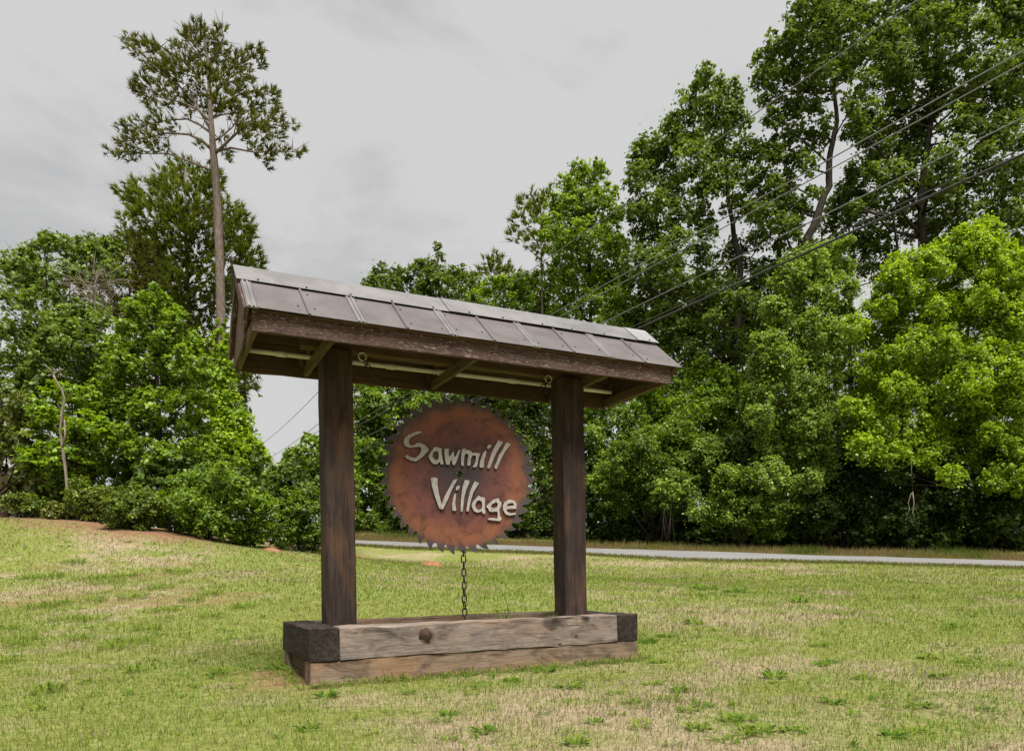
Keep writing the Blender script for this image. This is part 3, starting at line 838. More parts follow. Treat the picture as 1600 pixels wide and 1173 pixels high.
for (sc, ox, oy), loops in letters:
    ls = [[to_blade(ox + x / sc, oy + y / sc) for x, y in lp] for lp in loops]
    cx, cz = np.mean([p[0] for p in ls[0]]), np.mean([p[1] for p in ls[0]])
    ls = [[(p[0] - cx + random.uniform(-.001, .001), p[1] - cz) for p in lp] for lp in ls]
    V, Fc = prism(ls, 0.024, (np.zeros(3), BU, BZ, BN))
    V = [qi @ Vector(v) for v in V]
    lme = fix_normals(mesh_py('letter', V, Fc))
    lme.materials.append(M['letter']); lme.materials.append(M['letter_edge'])
    for p_ in lme.polygons:
        p_.material_index = 0 if len(p_.vertices) == 3 else 1      # side faces in a darker colour
    link('letter', lme, M['letter'], bl, bc + BU * cx + BZ * cz + BN * 0.0075, qb)
for sx in (-1, 1):
    V, Fc = [], []
    tube_arrays([BN * 0.006, BN * 0.012], [0.009, 0.007], 7, V, Fc)
    link('pin', mesh_py('pin', V, Fc), M['screw'], bl, bc + BU * sx * 0.055 + BZ * 0.012)

# ------------------------------------------------------------------ chains and eye bolts
def link_mesh():
    V, Fc = [], []
    hl, hr, wr = 0.030, 0.017, 0.0058
    path = []
    for i in range(6): path.append((hr * math.cos(math.pi * i / 5), 0, hl * .55 + hr * math.sin(math.pi * i / 5)))
    for i in range(6): path.append((-hr * math.cos(math.pi * i / 5), 0, -hl * .55 - hr * math.sin(math.pi * i / 5)))
    m, n = len(path), 5
    for i, p in enumerate(path):
        a, b = Vector(path[i - 1]), Vector(path[(i + 1) % m])
        d = (b - a).normalized(); s = Vector((0, 1, 0)); t_ = d.cross(s)
        for k_ in range(n):
            an = 2 * math.pi * k_ / n
            V.append(Vector(p) + (s * math.cos(an) + t_ * math.sin(an)) * wr)
    for i in range(m):
        for k_ in range(n):
            a, b = i * n + k_, i * n + (k_ + 1) % n
            c_, d_ = ((i + 1) % m) * n + (k_ + 1) % n, ((i + 1) % m) * n + k_
            Fc.append((a, b, c_, d_))
    me = fix_normals(mesh_py('link', V, Fc, True)); me.materials.append(M['chain'])
    return me
lm = link_mesh()
def chain(p, q, label, sc=1.0):
    p, q = Vector(p), Vector(q)
    e = empty('chain', q)
    tag(e, label, 'chain', 'chains holding the saw blade')
    d = q - p
    pitch = 0.0555 * sc
    n_ = max(1, round(d.length / pitch))
    base_q = d.to_track_quat('Z', 'Y')
    for i in range(n_):
        c_ = p + d * ((i + .5) / n_)
        o_ = link('link', lm, None, e, c_, base_q @ Quaternion((0, 0, 1), (math.pi / 2 if i % 2 else 0.0) + random.uniform(-.25, .25)))
        o_.scale = (sc, sc, sc * d.length / n_ / pitch)
eyes = []
for px, py in ((566, 557), (857, 592)):
    a = solve_a(px, BR - .085, 3.2)
    q = S(a, BR - .085, 0)
    p = pix(px, py, q[1])
    eyes.append(p)
    V, Fc = [], []
    ring = [p + UX * 0.040 * math.cos(2 * math.pi * i / 14) + BZ * 0.040 * math.sin(2 * math.pi * i / 14) for i in range(15)]
    tube_arrays(ring, [0.0085] * 15, 6, V, Fc)
    tube_arrays([p + BZ * .045, p + BZ * .045 + VX * .05], [0.010, 0.010], 6, V, Fc)
    link('eye_bolt', mesh_py('eye_bolt', [v - p for v in V], Fc, True), M['eye'], sh, p)
chain(eyes[0] - BZ * .03, bc + BU * RB * -.64 + BZ * RB * .74 + BN * .01, 'short dark chain from the eye bolt beside the left post to the blade rim', 1.15)
chain(eyes[1] - BZ * .03, bc + BU * RB * .64 + BZ * RB * .74 + BN * .01, 'short dark chain from the eye bolt beside the right post to the blade rim', 1.15)
chain(bc - BZ * RB * .93 + BU * .03, np.r_[(bc + BU * .035)[:2], 0.40], 'dark chain hanging straight down from the blade into the planter', 1.3)

# ------------------------------------------------------------------ foliage builders
def leaf_mesh(name, c, n, size, asp, tint, r, fold=0.16):
    N = len(c)
    ref = r.normal(size=(N, 3))
    t_ = np.cross(n, ref); t_ /= np.linalg.norm(t_, axis=1, keepdims=True) + 1e-9
    b = np.cross(n, t_)
    s = size[:, None]
    v0 = c - t_ * s * .5
    v1 = c + b * s * asp * .5 + n * s * fold - t_ * s * .06
    v2 = c + t_ * s * .5 - n * s * .1
    v3 = c - b * s * asp * .5 + n * s * fold - t_ * s * .06
    V = np.stack([v0, v1, v2, v3], 1).reshape(-1, 3)
    Fc = np.arange(4 * N).reshape(N, 4)
    return mesh_np(name, V, Fc, 4, None, False, {'tint': tint})
LEAFY, LEAFS = 4.8, 0.88
def cloud(lobes, r, leaf, dens, subr=0.34, up=0.5, flat=0.8, droop=0.0, tint0=0.5, tvar=0.18, fill=0.35):
    """lobes: rows of (x, y, z, rx, ry, rz). Returns leaf centres, normals, sizes, tints."""
    Cs, Ns, Ss, Ts = [], [], [], []
    leaf = leaf * LEAFS
    for (x, y, z, rx, ry, rz) in lobes:
        area = math.pi * rx * rz
        nl = max(40, int(dens * LEAFY * area / (leaf * leaf)))
        rs = subr * .82 * min(rx, rz)
        ns = max(8, int(2.9 / (subr * subr)))
        d = r.normal(size=(ns, 3)); d[:, 2] += 0.2; d /= np.linalg.norm(d, axis=1, keepdims=True)
        rad_ = np.where(r.random(ns) < fill, r.random(ns) ** .5 * .8, r.uniform(.7, 1.12, ns))[:, None]
        sc_ = np.array([x, y, z]) + d * rad_ * np.array([rx, ry, rz])
        st_ = np.clip(r.normal(tint0, tvar, ns), 0, 1)
        sh_ = rs * r.uniform(.55, 1.45, (ns, 3)) * np.array([1.1, 1.1, flat])       # every spray its own shape
        k_ = r.integers(0, ns, nl)
        off = np.clip(r.normal(0, .52, (nl, 3)), -1.3, 1.3) * sh_[k_]
        if droop:
            off[:, 2] -= np.abs(r.normal(0, droop, nl)) * rs * 2
        c_ = sc_[k_] + off
        st2 = r.random(nl) < .16                                                # loose leaves between the sprays
        e2 = np.clip(r.normal(0, .55, (nl, 3)), -1.05, 1.05) * np.array([rx, ry, rz]) + np.array([x, y, z])
        c_ = np.where(st2[:, None], e2, c_)
        nn = off / (sh_[k_] + 1e-6) * .28 + d[k_] * .5 + np.array([0, 0, up + .25]) + r.normal(0, .55, (nl, 3))
        nn /= np.linalg.norm(nn, axis=1, keepdims=True)
        Cs.append(c_); Ns.append(nn); Ss.append(leaf * r.uniform(.5, 1.45, nl))
        Ts.append(np.clip(st_[k_] + r.normal(0, .16, nl), 0, 1))
    return np.concatenate(Cs), np.concatenate(Ns), np.concatenate(Ss), np.concatenate(Ts)
def needles_mesh(name, lobes, r, dens, nlen, base_dir_up=0.55, width=0.022, k=14, centre=None):
    """Tufts of thin needles at twig tips; one narrow triangle per needle."""
    Vs, Ts = [], []
    for (x, y, z, rx, ry, rz) in lobes:
        nt = max(4, int(2.6 * dens * math.pi * rx * rz / (nlen * nlen)))
        d = r.normal(size=(nt, 3)); d /= np.linalg.norm(d, axis=1, keepdims=True)
        c_ = np.array([x, y, z]) + d * (r.random(nt) ** .4)[:, None] * np.array([rx, ry, rz])
        ax = d * .6 + np.array([0, 0, base_dir_up]) + r.normal(0, .25, (nt, 3))
        if centre is not None:
            h_ = c_ - centre; h_[:, 2] *= .3
            ax += .7 * h_ / (np.linalg.norm(h_, axis=1, keepdims=True) + 1e-6)
        ax /= np.linalg.norm(ax, axis=1, keepdims=True)
        tt_ = np.clip(r.normal(.5, .2, nt), 0, 1)
        kk = np.repeat(np.arange(nt), k)
        nd = ax[kk] + r.normal(0, .48, (nt * k, 3)); nd /= np.linalg.norm(nd, axis=1, keepdims=True)
        b0 = c_[kk] + ax[kk] * r.uniform(-.25, .35, (nt * k, 1)) * nlen
        s_ = np.cross(nd, r.normal(size=(nt * k, 3))); s_ /= np.linalg.norm(s_, axis=1, keepdims=True) + 1e-9
        ln = nlen * r.uniform(.6, 1.1, (nt * k, 1))
        width_ = width * 1.5
        Vs.append(np.stack([b0 - s_ * width_, b0 + s_ * width_, b0 + nd * ln], 1).reshape(-1, 3))
        Ts.append(np.clip(tt_[kk] + r.normal(0, .14, nt * k), 0, 1))
    V = np.concatenate(Vs)
    return mesh_np(name, V, np.arange(len(V)).reshape(-1, 3), 3, None, False, {'tint': np.concatenate(Ts)})
def lobes3d(lobes, Y, depth, r, thick=0.85):
    out = []
    for lb in lobes:
        px, py, rp = lb[:3]
        dy = lb[3] if len(lb) > 3 else r.uniform(-depth, depth)
        p = pix(px, py, Y + dy)
        rr_ = rp / F_PX * (Y + dy)
        out.append((p[0], p[1], p[2], rr_, rr_ * thick, rr_ * r.uniform(.82, 1.0)))
    return out
def trunk_mesh(path, r0, r1, lobes, r, limbs=True, nlimb=12, taper=0.8):
    V, Fc = [], []
    m = len(path)
    radii = [r0 + (r1 - r0) * (i / (m - 1)) ** taper for i in range(m)]
    radii[0] *= 1.35
    tube_arrays(path, radii, 9, V, Fc)
    if limbs:
        P = np.array(path)
        order = list(range(len(lobes))); r.shuffle(order)
        for i in order[:nlimb]:
            x, y, z, rx, ry, rz = lobes[i]
            d = math.hypot(x - np.interp(z, P[:, 2], P[:, 0]), y - np.interp(z, P[:, 2], P[:, 1]))
            zs = np.clip(z - 0.55 * d - .3 * rz, P[0, 2] + .12 * (P[-1, 2] - P[0, 2]), P[-1, 2])
            f = (zs - P[0, 2]) / max(P[-1, 2] - P[0, 2], 1e-6)
            s_ = np.array([np.interp(zs, P[:, 2], P[:, 0]), np.interp(zs, P[:, 2], P[:, 1]), zs])
            e = np.array([x, y, z])
            m1 = s_ * .6 + e * .4 + np.array([0, 0, -.06 * d]) + r.normal(0, .06 * d + .02, 3)
            m2 = s_ * .25 + e * .75 + np.array([0, 0, .02 * d]) + r.normal(0, .07 * d + .02, 3)
            rb = max(.035, (r0 + (r1 - r0) * f) * .5)
            tube_arrays([s_, m1, m2, e], [rb, rb * .75, rb * .5, rb * .22], 6, V, Fc)
            for _ in range(3):
                e2 = e + r.normal(0, 1, 3) * np.array([rx, ry, rz]) * .7
                tube_arrays([m2, m2 * .5 + e2 * .5 + r.normal(0, .05 * rx, 3), e2], [rb * .4, rb * .28, rb * .1], 5, V, Fc)
    return V, Fc
def fuller(lobes, r, extra):
    """Smaller boughs between the main ones, so that a crown closes up unevenly."""
    out = list(lobes)
    for lb in lobes:
        if r.random() < extra:
            a_, q = r.uniform(0, 2 * math.pi), lb[2]
            out.append((lb[0] + math.cos(a_) * q * .95, lb[1] + math.sin(a_) * q * .8, q * r.uniform(.55, .85)) + tuple(lb[3:]))
    return out
def tree(name, label, Y, base_px, top, lobes, leafmat, leaf=0.2, dens=2.6, depth=2.0, r0=0.25, bark='bark', group=None, seed=1,
         style='leaf', cat='tree', thick=0.85, nlimb=12, bend=None, tint0=.5, subr=.34, up=.5, droop=0.0, fill=.35, flat=.8, needle=0.3, k=14, width=.022, base_dy=0.0, extra=0.6):
    r = np.random.default_rng(seed)
    lobes = fuller(lobes, r, extra)
    lb = lobes3d(lobes, Y, depth, r, thick)
    bx = pix(base_px, 860, Y + base_dy)
    base = np.array([bx[0], bx[1], hz(bx[0], bx[1]) - .15])
    e = empty(name, base)
    tag(e, label, cat, group)
    if style == 'leaf':
        c_, n_, s_, t_ = cloud(lb, r, leaf, dens, subr, up, flat, droop, tint0, .25, fill)
        me = leaf_mesh('crown', c_ - base, n_, s_, .72, t_, r)
    else:
        cen = np.mean([l[:3] for l in lb], 0)
        me = needles_mesh('crown', [(l[0]-base[0], l[1]-base[1], l[2]-base[2], *l[3:]) for l in lb], r, dens, needle, width=width, k=k, centre=cen - base)
    link('crown', me, leafmat, e, base)
    if top is not None:
        mids = bend or []
        path = [base] + ([pix(base_px * .7 + top[0] * .3, 690, Y + base_dy)] if base_dy else []) + [pix(x, y, Y) for x, y in mids] + [pix(top[0], top[1], Y)]
        fine = []
        for i in range(len(path) - 1):
            for q in range(5): fine.append(path[i] * (1 - q / 5) + path[i + 1] * q / 5 + (r.normal(0, .035, 3) if (i or q) else 0))
        fine.append(path[-1])
        V, Fc = trunk_mesh(fine, r0, r0 * .16, lb, r, True, nlimb)
        link('trunk', mesh_py('trunk', [v - base for v in V], Fc, True), M[bark], e, base)
    return e
def shrub(name, label, Y, lobes, leafmat, leaf=.12, dens=3.2, depth=.5, seed=1, group=None, cat='shrub', tint0=.5, up=.45, subr=.36, fill=.25, droop=0., nst=4, extra=.8, **kw):
    r = np.random.default_rng(seed)
    lobes = fuller(lobes, r, extra)
    lb = lobes3d(lobes, Y, depth, r, 1.0)
    x0, y0 = np.mean([l[0] for l in lb]), np.mean([l[1] for l in lb])
    base = np.array([x0, y0, hz(x0, y0) - .05])
    e = empty(name, base)
    tag(e, label, cat, group)
    c_, n_, s_, t_ = cloud(lb, r, leaf, dens, subr, up, .85, droop, tint0, .23, fill)
    keep = c_[:, 2] > height(c_[:, 0], c_[:, 1]) - .02
    link('foliage', leaf_mesh('foliage', c_[keep] - base, n_[keep], s_[keep], .6, t_[keep], r), leafmat, e, base)
    V, Fc = [], []
    for i in range(min(nst + len(lb), 9)):
        l = lb[i % len(lb)]
        q = np.array(l[:3]) + r.normal(0, .3, 3) * np.array(l[3:])
        b0 = base + np.array([r.normal(0, .12), r.normal(0, .12), 0])
        tube_arrays([b0, b0 * .5 + q * .5 + r.normal(0, .06, 3), q], [.028, .02, .008], 5, V, Fc)
    link('stems', mesh_py('stems', [v - base for v in V], Fc, True), M['bark'], e, base)
    return e

# ------------------------------------------------------------------ trees to the left of the sign
GL = 'trees along the edge of the lawn'
# the tall pine, branch by branch
def tall_pine():
    r = np.random.default_rng(41)
    Y = 36.0
    b = pix(352, 860, Y)
    base = np.array([b[0], b[1], hz(b[0], b[1]) - .2])
    e = empty('pine_tree', base)
    tag(e, 'tall slender pine with a bare trunk rising high above the others', 'tree', GL)
    pth = [base] + [pix(x, y, Y) for x, y in ((349, 700), (346, 520), (343, 400), (340, 320), (336, 265), (333, 235), (330, 190), (327, 140), (325, 95), (318, 60), (313, 36))]
    V, Fc = [], []
    tube_arrays(pth, [.36, .27, .225, .205, .19, .18, .165, .12, .085, .06, .035, .015], 10, V, Fc)
    br = [([(334, 268), (300, 254), (262, 240), (220, 240), (172, 236)], .06), ([(333, 236), (316, 220), (295, 210), (262, 208), (225, 216), (190, 222)], .085),
          ([(330, 208), (312, 195), (292, 186), (262, 188), (215, 196)], .07), ([(334, 242), (352, 225), (370, 208), (388, 194), (420, 188), (452, 196)], .085),
          ([(334, 238), (360, 231), (398, 238), (430, 236), (468, 238)], .065), ([(331, 222), (345, 214), (362, 200), (380, 178), (402, 168)], .06),
          ([(329, 203), (316, 180), (304, 160), (275, 130), (240, 100), (212, 78)], .08), ([(328, 190), (310, 172), (283, 160), (240, 150), (212, 138)], .06),
          ([(327, 150), (310, 120), (280, 90), (240, 66), (198, 64)], .06), ([(327, 160), (350, 128), (375, 100), (402, 78)], .065),
          ([(328, 176), (352, 160), (385, 142), (425, 150)], .06), ([(325, 105), (340, 80), (350, 58), (344, 36)], .045), ([(325, 110), (305, 80), (290, 60), (292, 45)], .045),
          ([(329, 185), (345, 180), (395, 172), (432, 178)], .05), ([(326, 130), (345, 115), (362, 110)], .04)]
    for pts, rb in br:
        dy = r.uniform(-2.2, 2.2)
        m = len(pts)
        P = [pix(x, y, Y + dy * i / (m - 1)) for i, (x, y) in enumerate(pts)]
        tube_arrays(P, [rb * (1 - .8 * i / (m - 1)) for i in range(m)], 6, V, Fc)
        for i in range(1, m):
            for _ in range(4):
                q = P[i] + r.normal(0, .28, 3) + np.array([0, 0, .15])
                tube_arrays([P[i] * .7 + P[i - 1] * .3, q], [rb * .3, .008], 5, V, Fc)
    for pts in ([(337, 277), (346, 276), (356, 277)], [(338, 307), (343, 300), (347, 296)]):
        tube_arrays([pix(x, y, Y) for x, y in pts], [.05, .04, .03], 6, V, Fc)
    link('trunk', mesh_py('trunk', [v - base for v in V], Fc, True), M['pine_bark'], e, base)
    lob = [(313,45,14),(303,62,18),(330,62,18),(345,72,16),(345,45,9),(290,52,10),(318,85,22),(278,78,16),(262,92,18),(238,78,14),(222,66,12),(205,62,10),(200,70,9),(212,82,10),
           (296,105,20),(268,112,18),(248,108,16),(232,98,12),(345,95,18),(370,98,16),(388,86,13),(402,82,12),(404,100,10),(320,120,20),(355,125,20),(382,118,16),(226,128,14),(214,140,12),(206,135,8),(252,136,18),
           (282,138,20),(310,150,20),(345,152,20),(375,145,18),(402,140,13),(425,146,11),(428,158,10),(228,152,12),(262,160,14),(295,166,14),(330,165,18),(365,168,16),(398,168,15),(432,176,10),(240,165,10),
           (246,190,14),(225,196,14),(205,198,10),(270,196,12),(188,198,6),(205,212,12),(228,214,12),(250,212,9),(190,222,9),(215,232,13),(238,230,12),(195,236,11),(182,246,7),(168,236,6),(262,230,9),(205,250,7),
           (372,190,15),(395,190,15),(420,188,13),(442,192,11),(458,196,7),(385,210,14),(410,208,14),(432,212,11),(398,232,12),(422,238,13),(444,238,12),(462,240,8),(472,236,4),(412,250,8),(418,262,5),(352,238,9),(360,248,6),(348,215,8),(310,228,7),(330,250,5)]
    lb = lobes3d(lob, Y, 2.2, r, .9)
    me = needles_mesh('crown', [(l[0]-base[0], l[1]-base[1], l[2]-base[2], *l[3:]) for l in lb], r, 1.55, .32, .65, .017, 15, centre=np.mean([l[:3] for l in lb], 0) - base)
    link('crown', me, M['needle'], e, base)
    iv = lobes3d([(347,505,9,0),(346,525,13,0),(348,548,15,-.2),(347,572,17,-.2),(350,598,19,-.3),(349,622,22,-.4),(352,648,26,-.4),(357,675,30,-.5),(372,660,22,0),(362,705,36,-.6),(340,705,26,-.5),(385,700,24,-.3),(392,725,28,-.2),(366,740,40,-.7),(335,745,32,-.6),(400,755,24,0)], Y, .4, r)
    c_, n_, s_, t_ = cloud(iv, r, .19, 4.2, .36, .35, .9, .25, .55, .16, .25)
    link('ivy', leaf_mesh('ivy', c_ - base, n_, s_, .8, t_, r), M['kudzu'], e, base)
tall_pine()
tree('pine_tree', 'broad dense green pine crown just behind the tall bare pine', 43, 300, (290, 262),
     [(290,268,24),(262,282,24),(315,282,22),(335,300,20),(238,300,24),(205,285,14),(195,300,14),(215,318,20),(270,315,32),(310,320,30),(240,345,30),(200,340,16),(285,358,34),(335,345,28),(365,335,18),(380,350,18),(392,365,14),(230,385,32),(200,375,16),(265,400,36),(310,395,36),(350,385,30),(385,395,22),(400,408,14),(290,440,40),(340,430,34),(250,440,36),(380,425,20),(315,480,40),(270,490,36),(350,470,26),(310,530,40),(350,550,30),(330,600,40),(375,600,24),(390,580,18)],
     M['needle_green'], dens=1.35, depth=3.0, r0=.3, bark='pine_bark', group=GL, seed=42, style='needle', needle=.42, k=16, width=.026, nlimb=20)
tree('pine_tree', 'short olive pine crown beside the grey dead twigs', 40, 215, (210, 385),
     [(185,385,14),(205,395,22),(225,385,16),(165,392,12),(190,420,26),(220,430,30),(240,455,26),(200,460,28),(165,430,20),(235,490,28),(195,500,30),(120,385,10),(140,380,8)],
     M['needle'], dens=1.2, depth=2.0, r0=.22, bark='pine_bark', group=GL, seed=43, style='needle', needle=.4, k=15, width=.026, nlimb=10)
tree('hardwood_tree', 'loose leafy tree at the far end of the tree line under open sky', 36, 60, (70, 400),
     [(38,398,18),(20,415,22),(60,395,20),(78,378,14),(100,385,20),(128,392,24),(150,400,22),(30,445,28),(70,435,28),(110,430,28),(145,440,24),(10,470,20),(55,480,26),(100,475,28),(140,480,24),(-20,440,30),(30,520,22),(-15,510,30),(75,520,24),(170,395,18),(170,425,18),(15,575,22),(-25,580,30),(50,570,24),(95,560,24)],
     M['oak'], leaf=.20, dens=2.5, depth=2.2, r0=.24, group=GL, seed=44, nlimb=16, tint0=.72)
tree('hardwood_tree', 'round dark green tree below the grey dead twigs', 31, 130, (120, 520),
     [(100,498,20),(130,490,20),(85,515,24),(150,512,26),(120,530,30),(70,550,26),(165,545,26),(110,565,30),(150,585,28),(185,575,24),(60,590,26),(30,600,20),(95,610,30),(140,625,30),(185,625,28),(40,640,26)],
     M['oak'], leaf=.18, dens=3.0, depth=1.8, r0=.2, group=GL, seed=45, tint0=.62)
tree('sweetgum_tree', 'bright green cone shaped sweetgum in front of the tall pine', 27.5, 255, (240, 450),
     [(240,450,9),(228,466,14),(250,470,15),(212,488,17),(240,494,22),(272,500,19),(196,515,19),(225,522,24),(260,528,25),(295,535,21),(180,545,21),(212,555,26),(250,560,28),(288,565,26),(315,560,16),(175,580,24),(210,592,28),(255,598,30),(298,600,24),(325,590,14),(160,612,22),(195,628,30),(240,636,32),(285,640,28),(318,630,18),(170,655,28),(215,668,32),(262,676,32),(305,672,26),(180,700,30),(225,710,32),(275,714,32),(315,705,24),(200,745,32),(250,752,34),(300,748,30)],
     M['gum'], leaf=.165, dens=3.0, depth=1.5, r0=.16, group=GL, seed=46, nlimb=20, tint0=.5, subr=.3, up=.75)
tree('understory_tree', 'layered yellow green young tree behind the pale forked snag', 26.5, 125, (110, 605),
     [(85,612,18),(115,618,22),(60,640,20),(140,640,24),(95,655,26),(60,680,24),(125,680,26),(155,675,20),(85,705,26),(55,722,22),(120,720,26),(150,725,22),(90,745,24),(125,755,24)],
     M['kudzu'], leaf=.16, dens=2.7, depth=1.0, r0=.1, group=GL, seed=47, tint0=.33, up=.9, flat=.45)
tree('magnolia_tree', 'glossy dark leaved tree at the far edge beside the board fence', 27, -10, (5, 610),
     [(5,615,20),(30,630,20),(-20,640,26),(15,655,24),(45,655,16),(-15,685,26),(25,690,24),(45,700,14),(35,725,18),(-25,720,22),(55,735,16),(30,755,12)],
     M['holly'], leaf=.19, dens=2.6, depth=1.0, r0=.12, group=GL, seed=48, tint0=.55, up=.2)
tree('vine_covered_tree', 'low vine covered tree filling the gap next to the left post', 31, 470, (470, 700),
     [(490,690,14),(475,705,16),(505,710,20),(455,725,16),(480,735,24),(515,740,24),(440,750,18),(465,765,26),(500,770,28),(535,765,24),(430,780,20),(420,745,12),(540,735,20)],
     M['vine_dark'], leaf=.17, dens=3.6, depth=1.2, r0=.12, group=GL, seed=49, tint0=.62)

# dead wood
def dead_tree(name, label, Y, segs, seed, twigs=None, r0=.07, cat='dead tree'):
    r = np.random.default_rng(seed)
    b = segs[0][0][0]
    base = pix(b[0], b[1], Y)
    base[2] = hz(base[0], base[1]) - .05
    e = empty(name, base)
    tag(e, label, cat)
    V, Fc = [], []
    for pts, ra, rb in segs:
        m = len(pts)
        P = [pix(x, y, Y) + r.normal(0, .01, 3) for x, y in pts]
        tube_arrays(P, [ra + (rb - ra) * i / (m - 1) for i in range(m)], 7, V, Fc)
    link('trunk', mesh_py('trunk', [v - base for v in V], Fc, True), M['dead'], e, base)
    if twigs:
        V, Fc = [], []
        (cx, cy, sx, sy_, n_) = twigs
        for _ in range(n_):
            a = pix(cx + r.normal(0, sx * .35), cy + r.normal(0, sy_ * .35) + 8, Y + r.normal(0, .5))
            d = r.normal(0, 1, 3); d[2] = d[2] * .7 + .25; d[0] *= 1.3
            ln = r.uniform(.5, 1.3)
            m1 = a + d / np.linalg.norm(d) * ln * .5 + r.normal(0, .06, 3)
            tube_arrays([a, m1, m1 + d / np.linalg.norm(d) * ln * .5 + r.normal(0, .12, 3)], [.013, .010, .005], 4, V, Fc)
        tw = tag(link('twigs', mesh_py('twigs', [v - base for v in V], Fc), M['dead'], e, base), kind='stuff')
    return e
dead_tree('dead_snag', 'pale bare forked snag standing in front of the green trees', 24.8,
          [([(106, 808), (105, 770), (103, 735), (97, 700), (94, 672), (98, 645), (101, 622), (96, 608), (88, 596), (84, 586)], .055, .034),
           ([(84, 586), (79, 577), (72, 571), (68, 569)], .03, .014), ([(84, 586), (89, 580), (94, 577), (93, 573)], .028, .014), ([(98, 700), (101, 680), (100, 655)], .04, .025)], 5)
dead_tree('dead_tree', 'grey twiggy dead tree top standing among the left hand trees', 32.6,
          [([(150, 700), (152, 600), (150, 520), (148, 470), (150, 440), (156, 424), (164, 420)], .05, .02), ([(148, 470), (135, 445), (120, 430)], .04, .012), ([(150, 500), (170, 470), (185, 455)], .035, .012), ([(150, 540), (140, 500), (112, 470)], .03, .01)], 6,
          (146, 442, 62, 44, 130))

# shrubs along the edge of the lawn
GS = 'shrubs along the edge of the lawn'
shrub('shrub', 'fine leaved olive shrub next to the board fence', 25.2, [(20,785,16),(38,782,17),(55,788,14),(30,796,12)], M['shrub'], .09, 3.6, .3, 60, GS, tint0=.5)
shrub('shrub', 'small arching pale shrub with narrow leaves, lowest of the row', 24.4, [(82,798,11),(92,800,11),(72,803,8)], M['holly'], .09, 3.0, .2, 61, GS, tint0=.8, up=.7)
shrub('shrub', 'mixed green shrub between the snag and the round dark shrub', 24.3, [(125,772,18),(145,785,18),(118,792,16),(140,802,12),(160,775,16)], M['shrub'], .1, 3.4, .4, 62, GS, tint0=.6)
shrub('shrub', 'rounded dark green shrub bulging out onto the lawn', 22.8, [(190,782,24),(215,778,24),(235,790,20),(178,800,20),(205,808,20),(228,812,16),(190,818,12)], M['shrub'], .1, 4.0, .5, 63, GS, tint0=.42)
shrub('shrub', 'low bright shrub right behind the rounded dark shrub', 23.6, [(255,792,18),(262,815,14),(270,780,18)], M['kudzu'], .11, 3.4, .3, 64, GS, tint0=.2)
shrub('shrub', 'tall vine draped shrub with pale dangling leaves under the ivy column', 23.4, [(300,755,22),(325,745,24),(350,750,22),(290,785,24),(320,780,28),(350,785,24),(300,815,22),(330,820,22),(355,822,20),(375,775,22),(280,805,16)], M['gum'], .12, 3.8, .5, 65, GS, tint0=.45, droop=.2)
shrub('shrub', 'olive green shrub between the draped shrub and the left post', 24, [(385,790,22),(405,785,20),(380,822,22),(405,825,22),(395,846,12),(370,838,12)], M['kudzu'], .12, 3.8, .4, 66, GS, tint0=.25)
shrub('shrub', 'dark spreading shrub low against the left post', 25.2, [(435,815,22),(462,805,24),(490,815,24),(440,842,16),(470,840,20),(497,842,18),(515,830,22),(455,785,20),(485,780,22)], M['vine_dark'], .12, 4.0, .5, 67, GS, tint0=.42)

# house corner and board fence at the far left
hb = pix(-40, 800, 40)
hs = empty('house', (hb[0] - 3, hb[1] + 3, hz(hb[0], hb[1])))
tag(hs, 'pale house wall with a grey roof glimpsed behind the board fence', 'house')
def boxm(x0, x1, y0, y1, z0, z1):
    V = [(x, y, z) for z in (z0, z1) for y in (y0, y1) for x in (x0, x1)]
    return V, [(0, 2, 3, 1), (4, 5, 7, 6), (0, 1, 5, 4), (2, 6, 7, 3), (0, 4, 6, 2), (1, 3, 7, 5)]
V, Fc = boxm(-6, 2.4, 0, 8, -.5, 3.4)
link('wall', mesh_py('wall', V, Fc), M['siding'], hs, hs.location)
V = [(-6.5, -.6, 3.3), (2.8, -.6, 3.3), (2.8, 8.6, 3.3), (-6.5, 8.6, 3.3), (-6.5, 4, 6.6), (2.8, 4, 6.6)]
link('roof', mesh_py('roof', V, [(0, 1, 5, 4), (2, 3, 4, 5), (0, 4, 3), (1, 2, 5), (0, 3, 2, 1)]), M['shingle'], hs, hs.location)
fe = pix(-8, 790, 27.5)
fn = empty('board_fence', (fe[0], fe[1], hz(fe[0], fe[1])))
tag(fn, 'brown vertical board fence at the far edge of the lawn', 'fence')
for q in range(14):
    x = fe[0] + .42 - q * .155
    y = fe[1] + q * .03
    timber('board', fn, (x, y, hz(x, y) - .1), (x, y, hz(x, y) + 1.75 + random.uniform(-.03, .03)), .145, .022, M['frame'], (0, 1, 0), ch=.003, segs=2)
for z in (.4, 1.4):
    timber('rail', fn, (fe[0] + .46, fe[1] + .045, hz(fe[0], fe[1]) + z), (fe[0] - 1.75, fe[1] + .47, hz(fe[0], fe[1]) + z), .04, .09, M['frame'], segs=2)

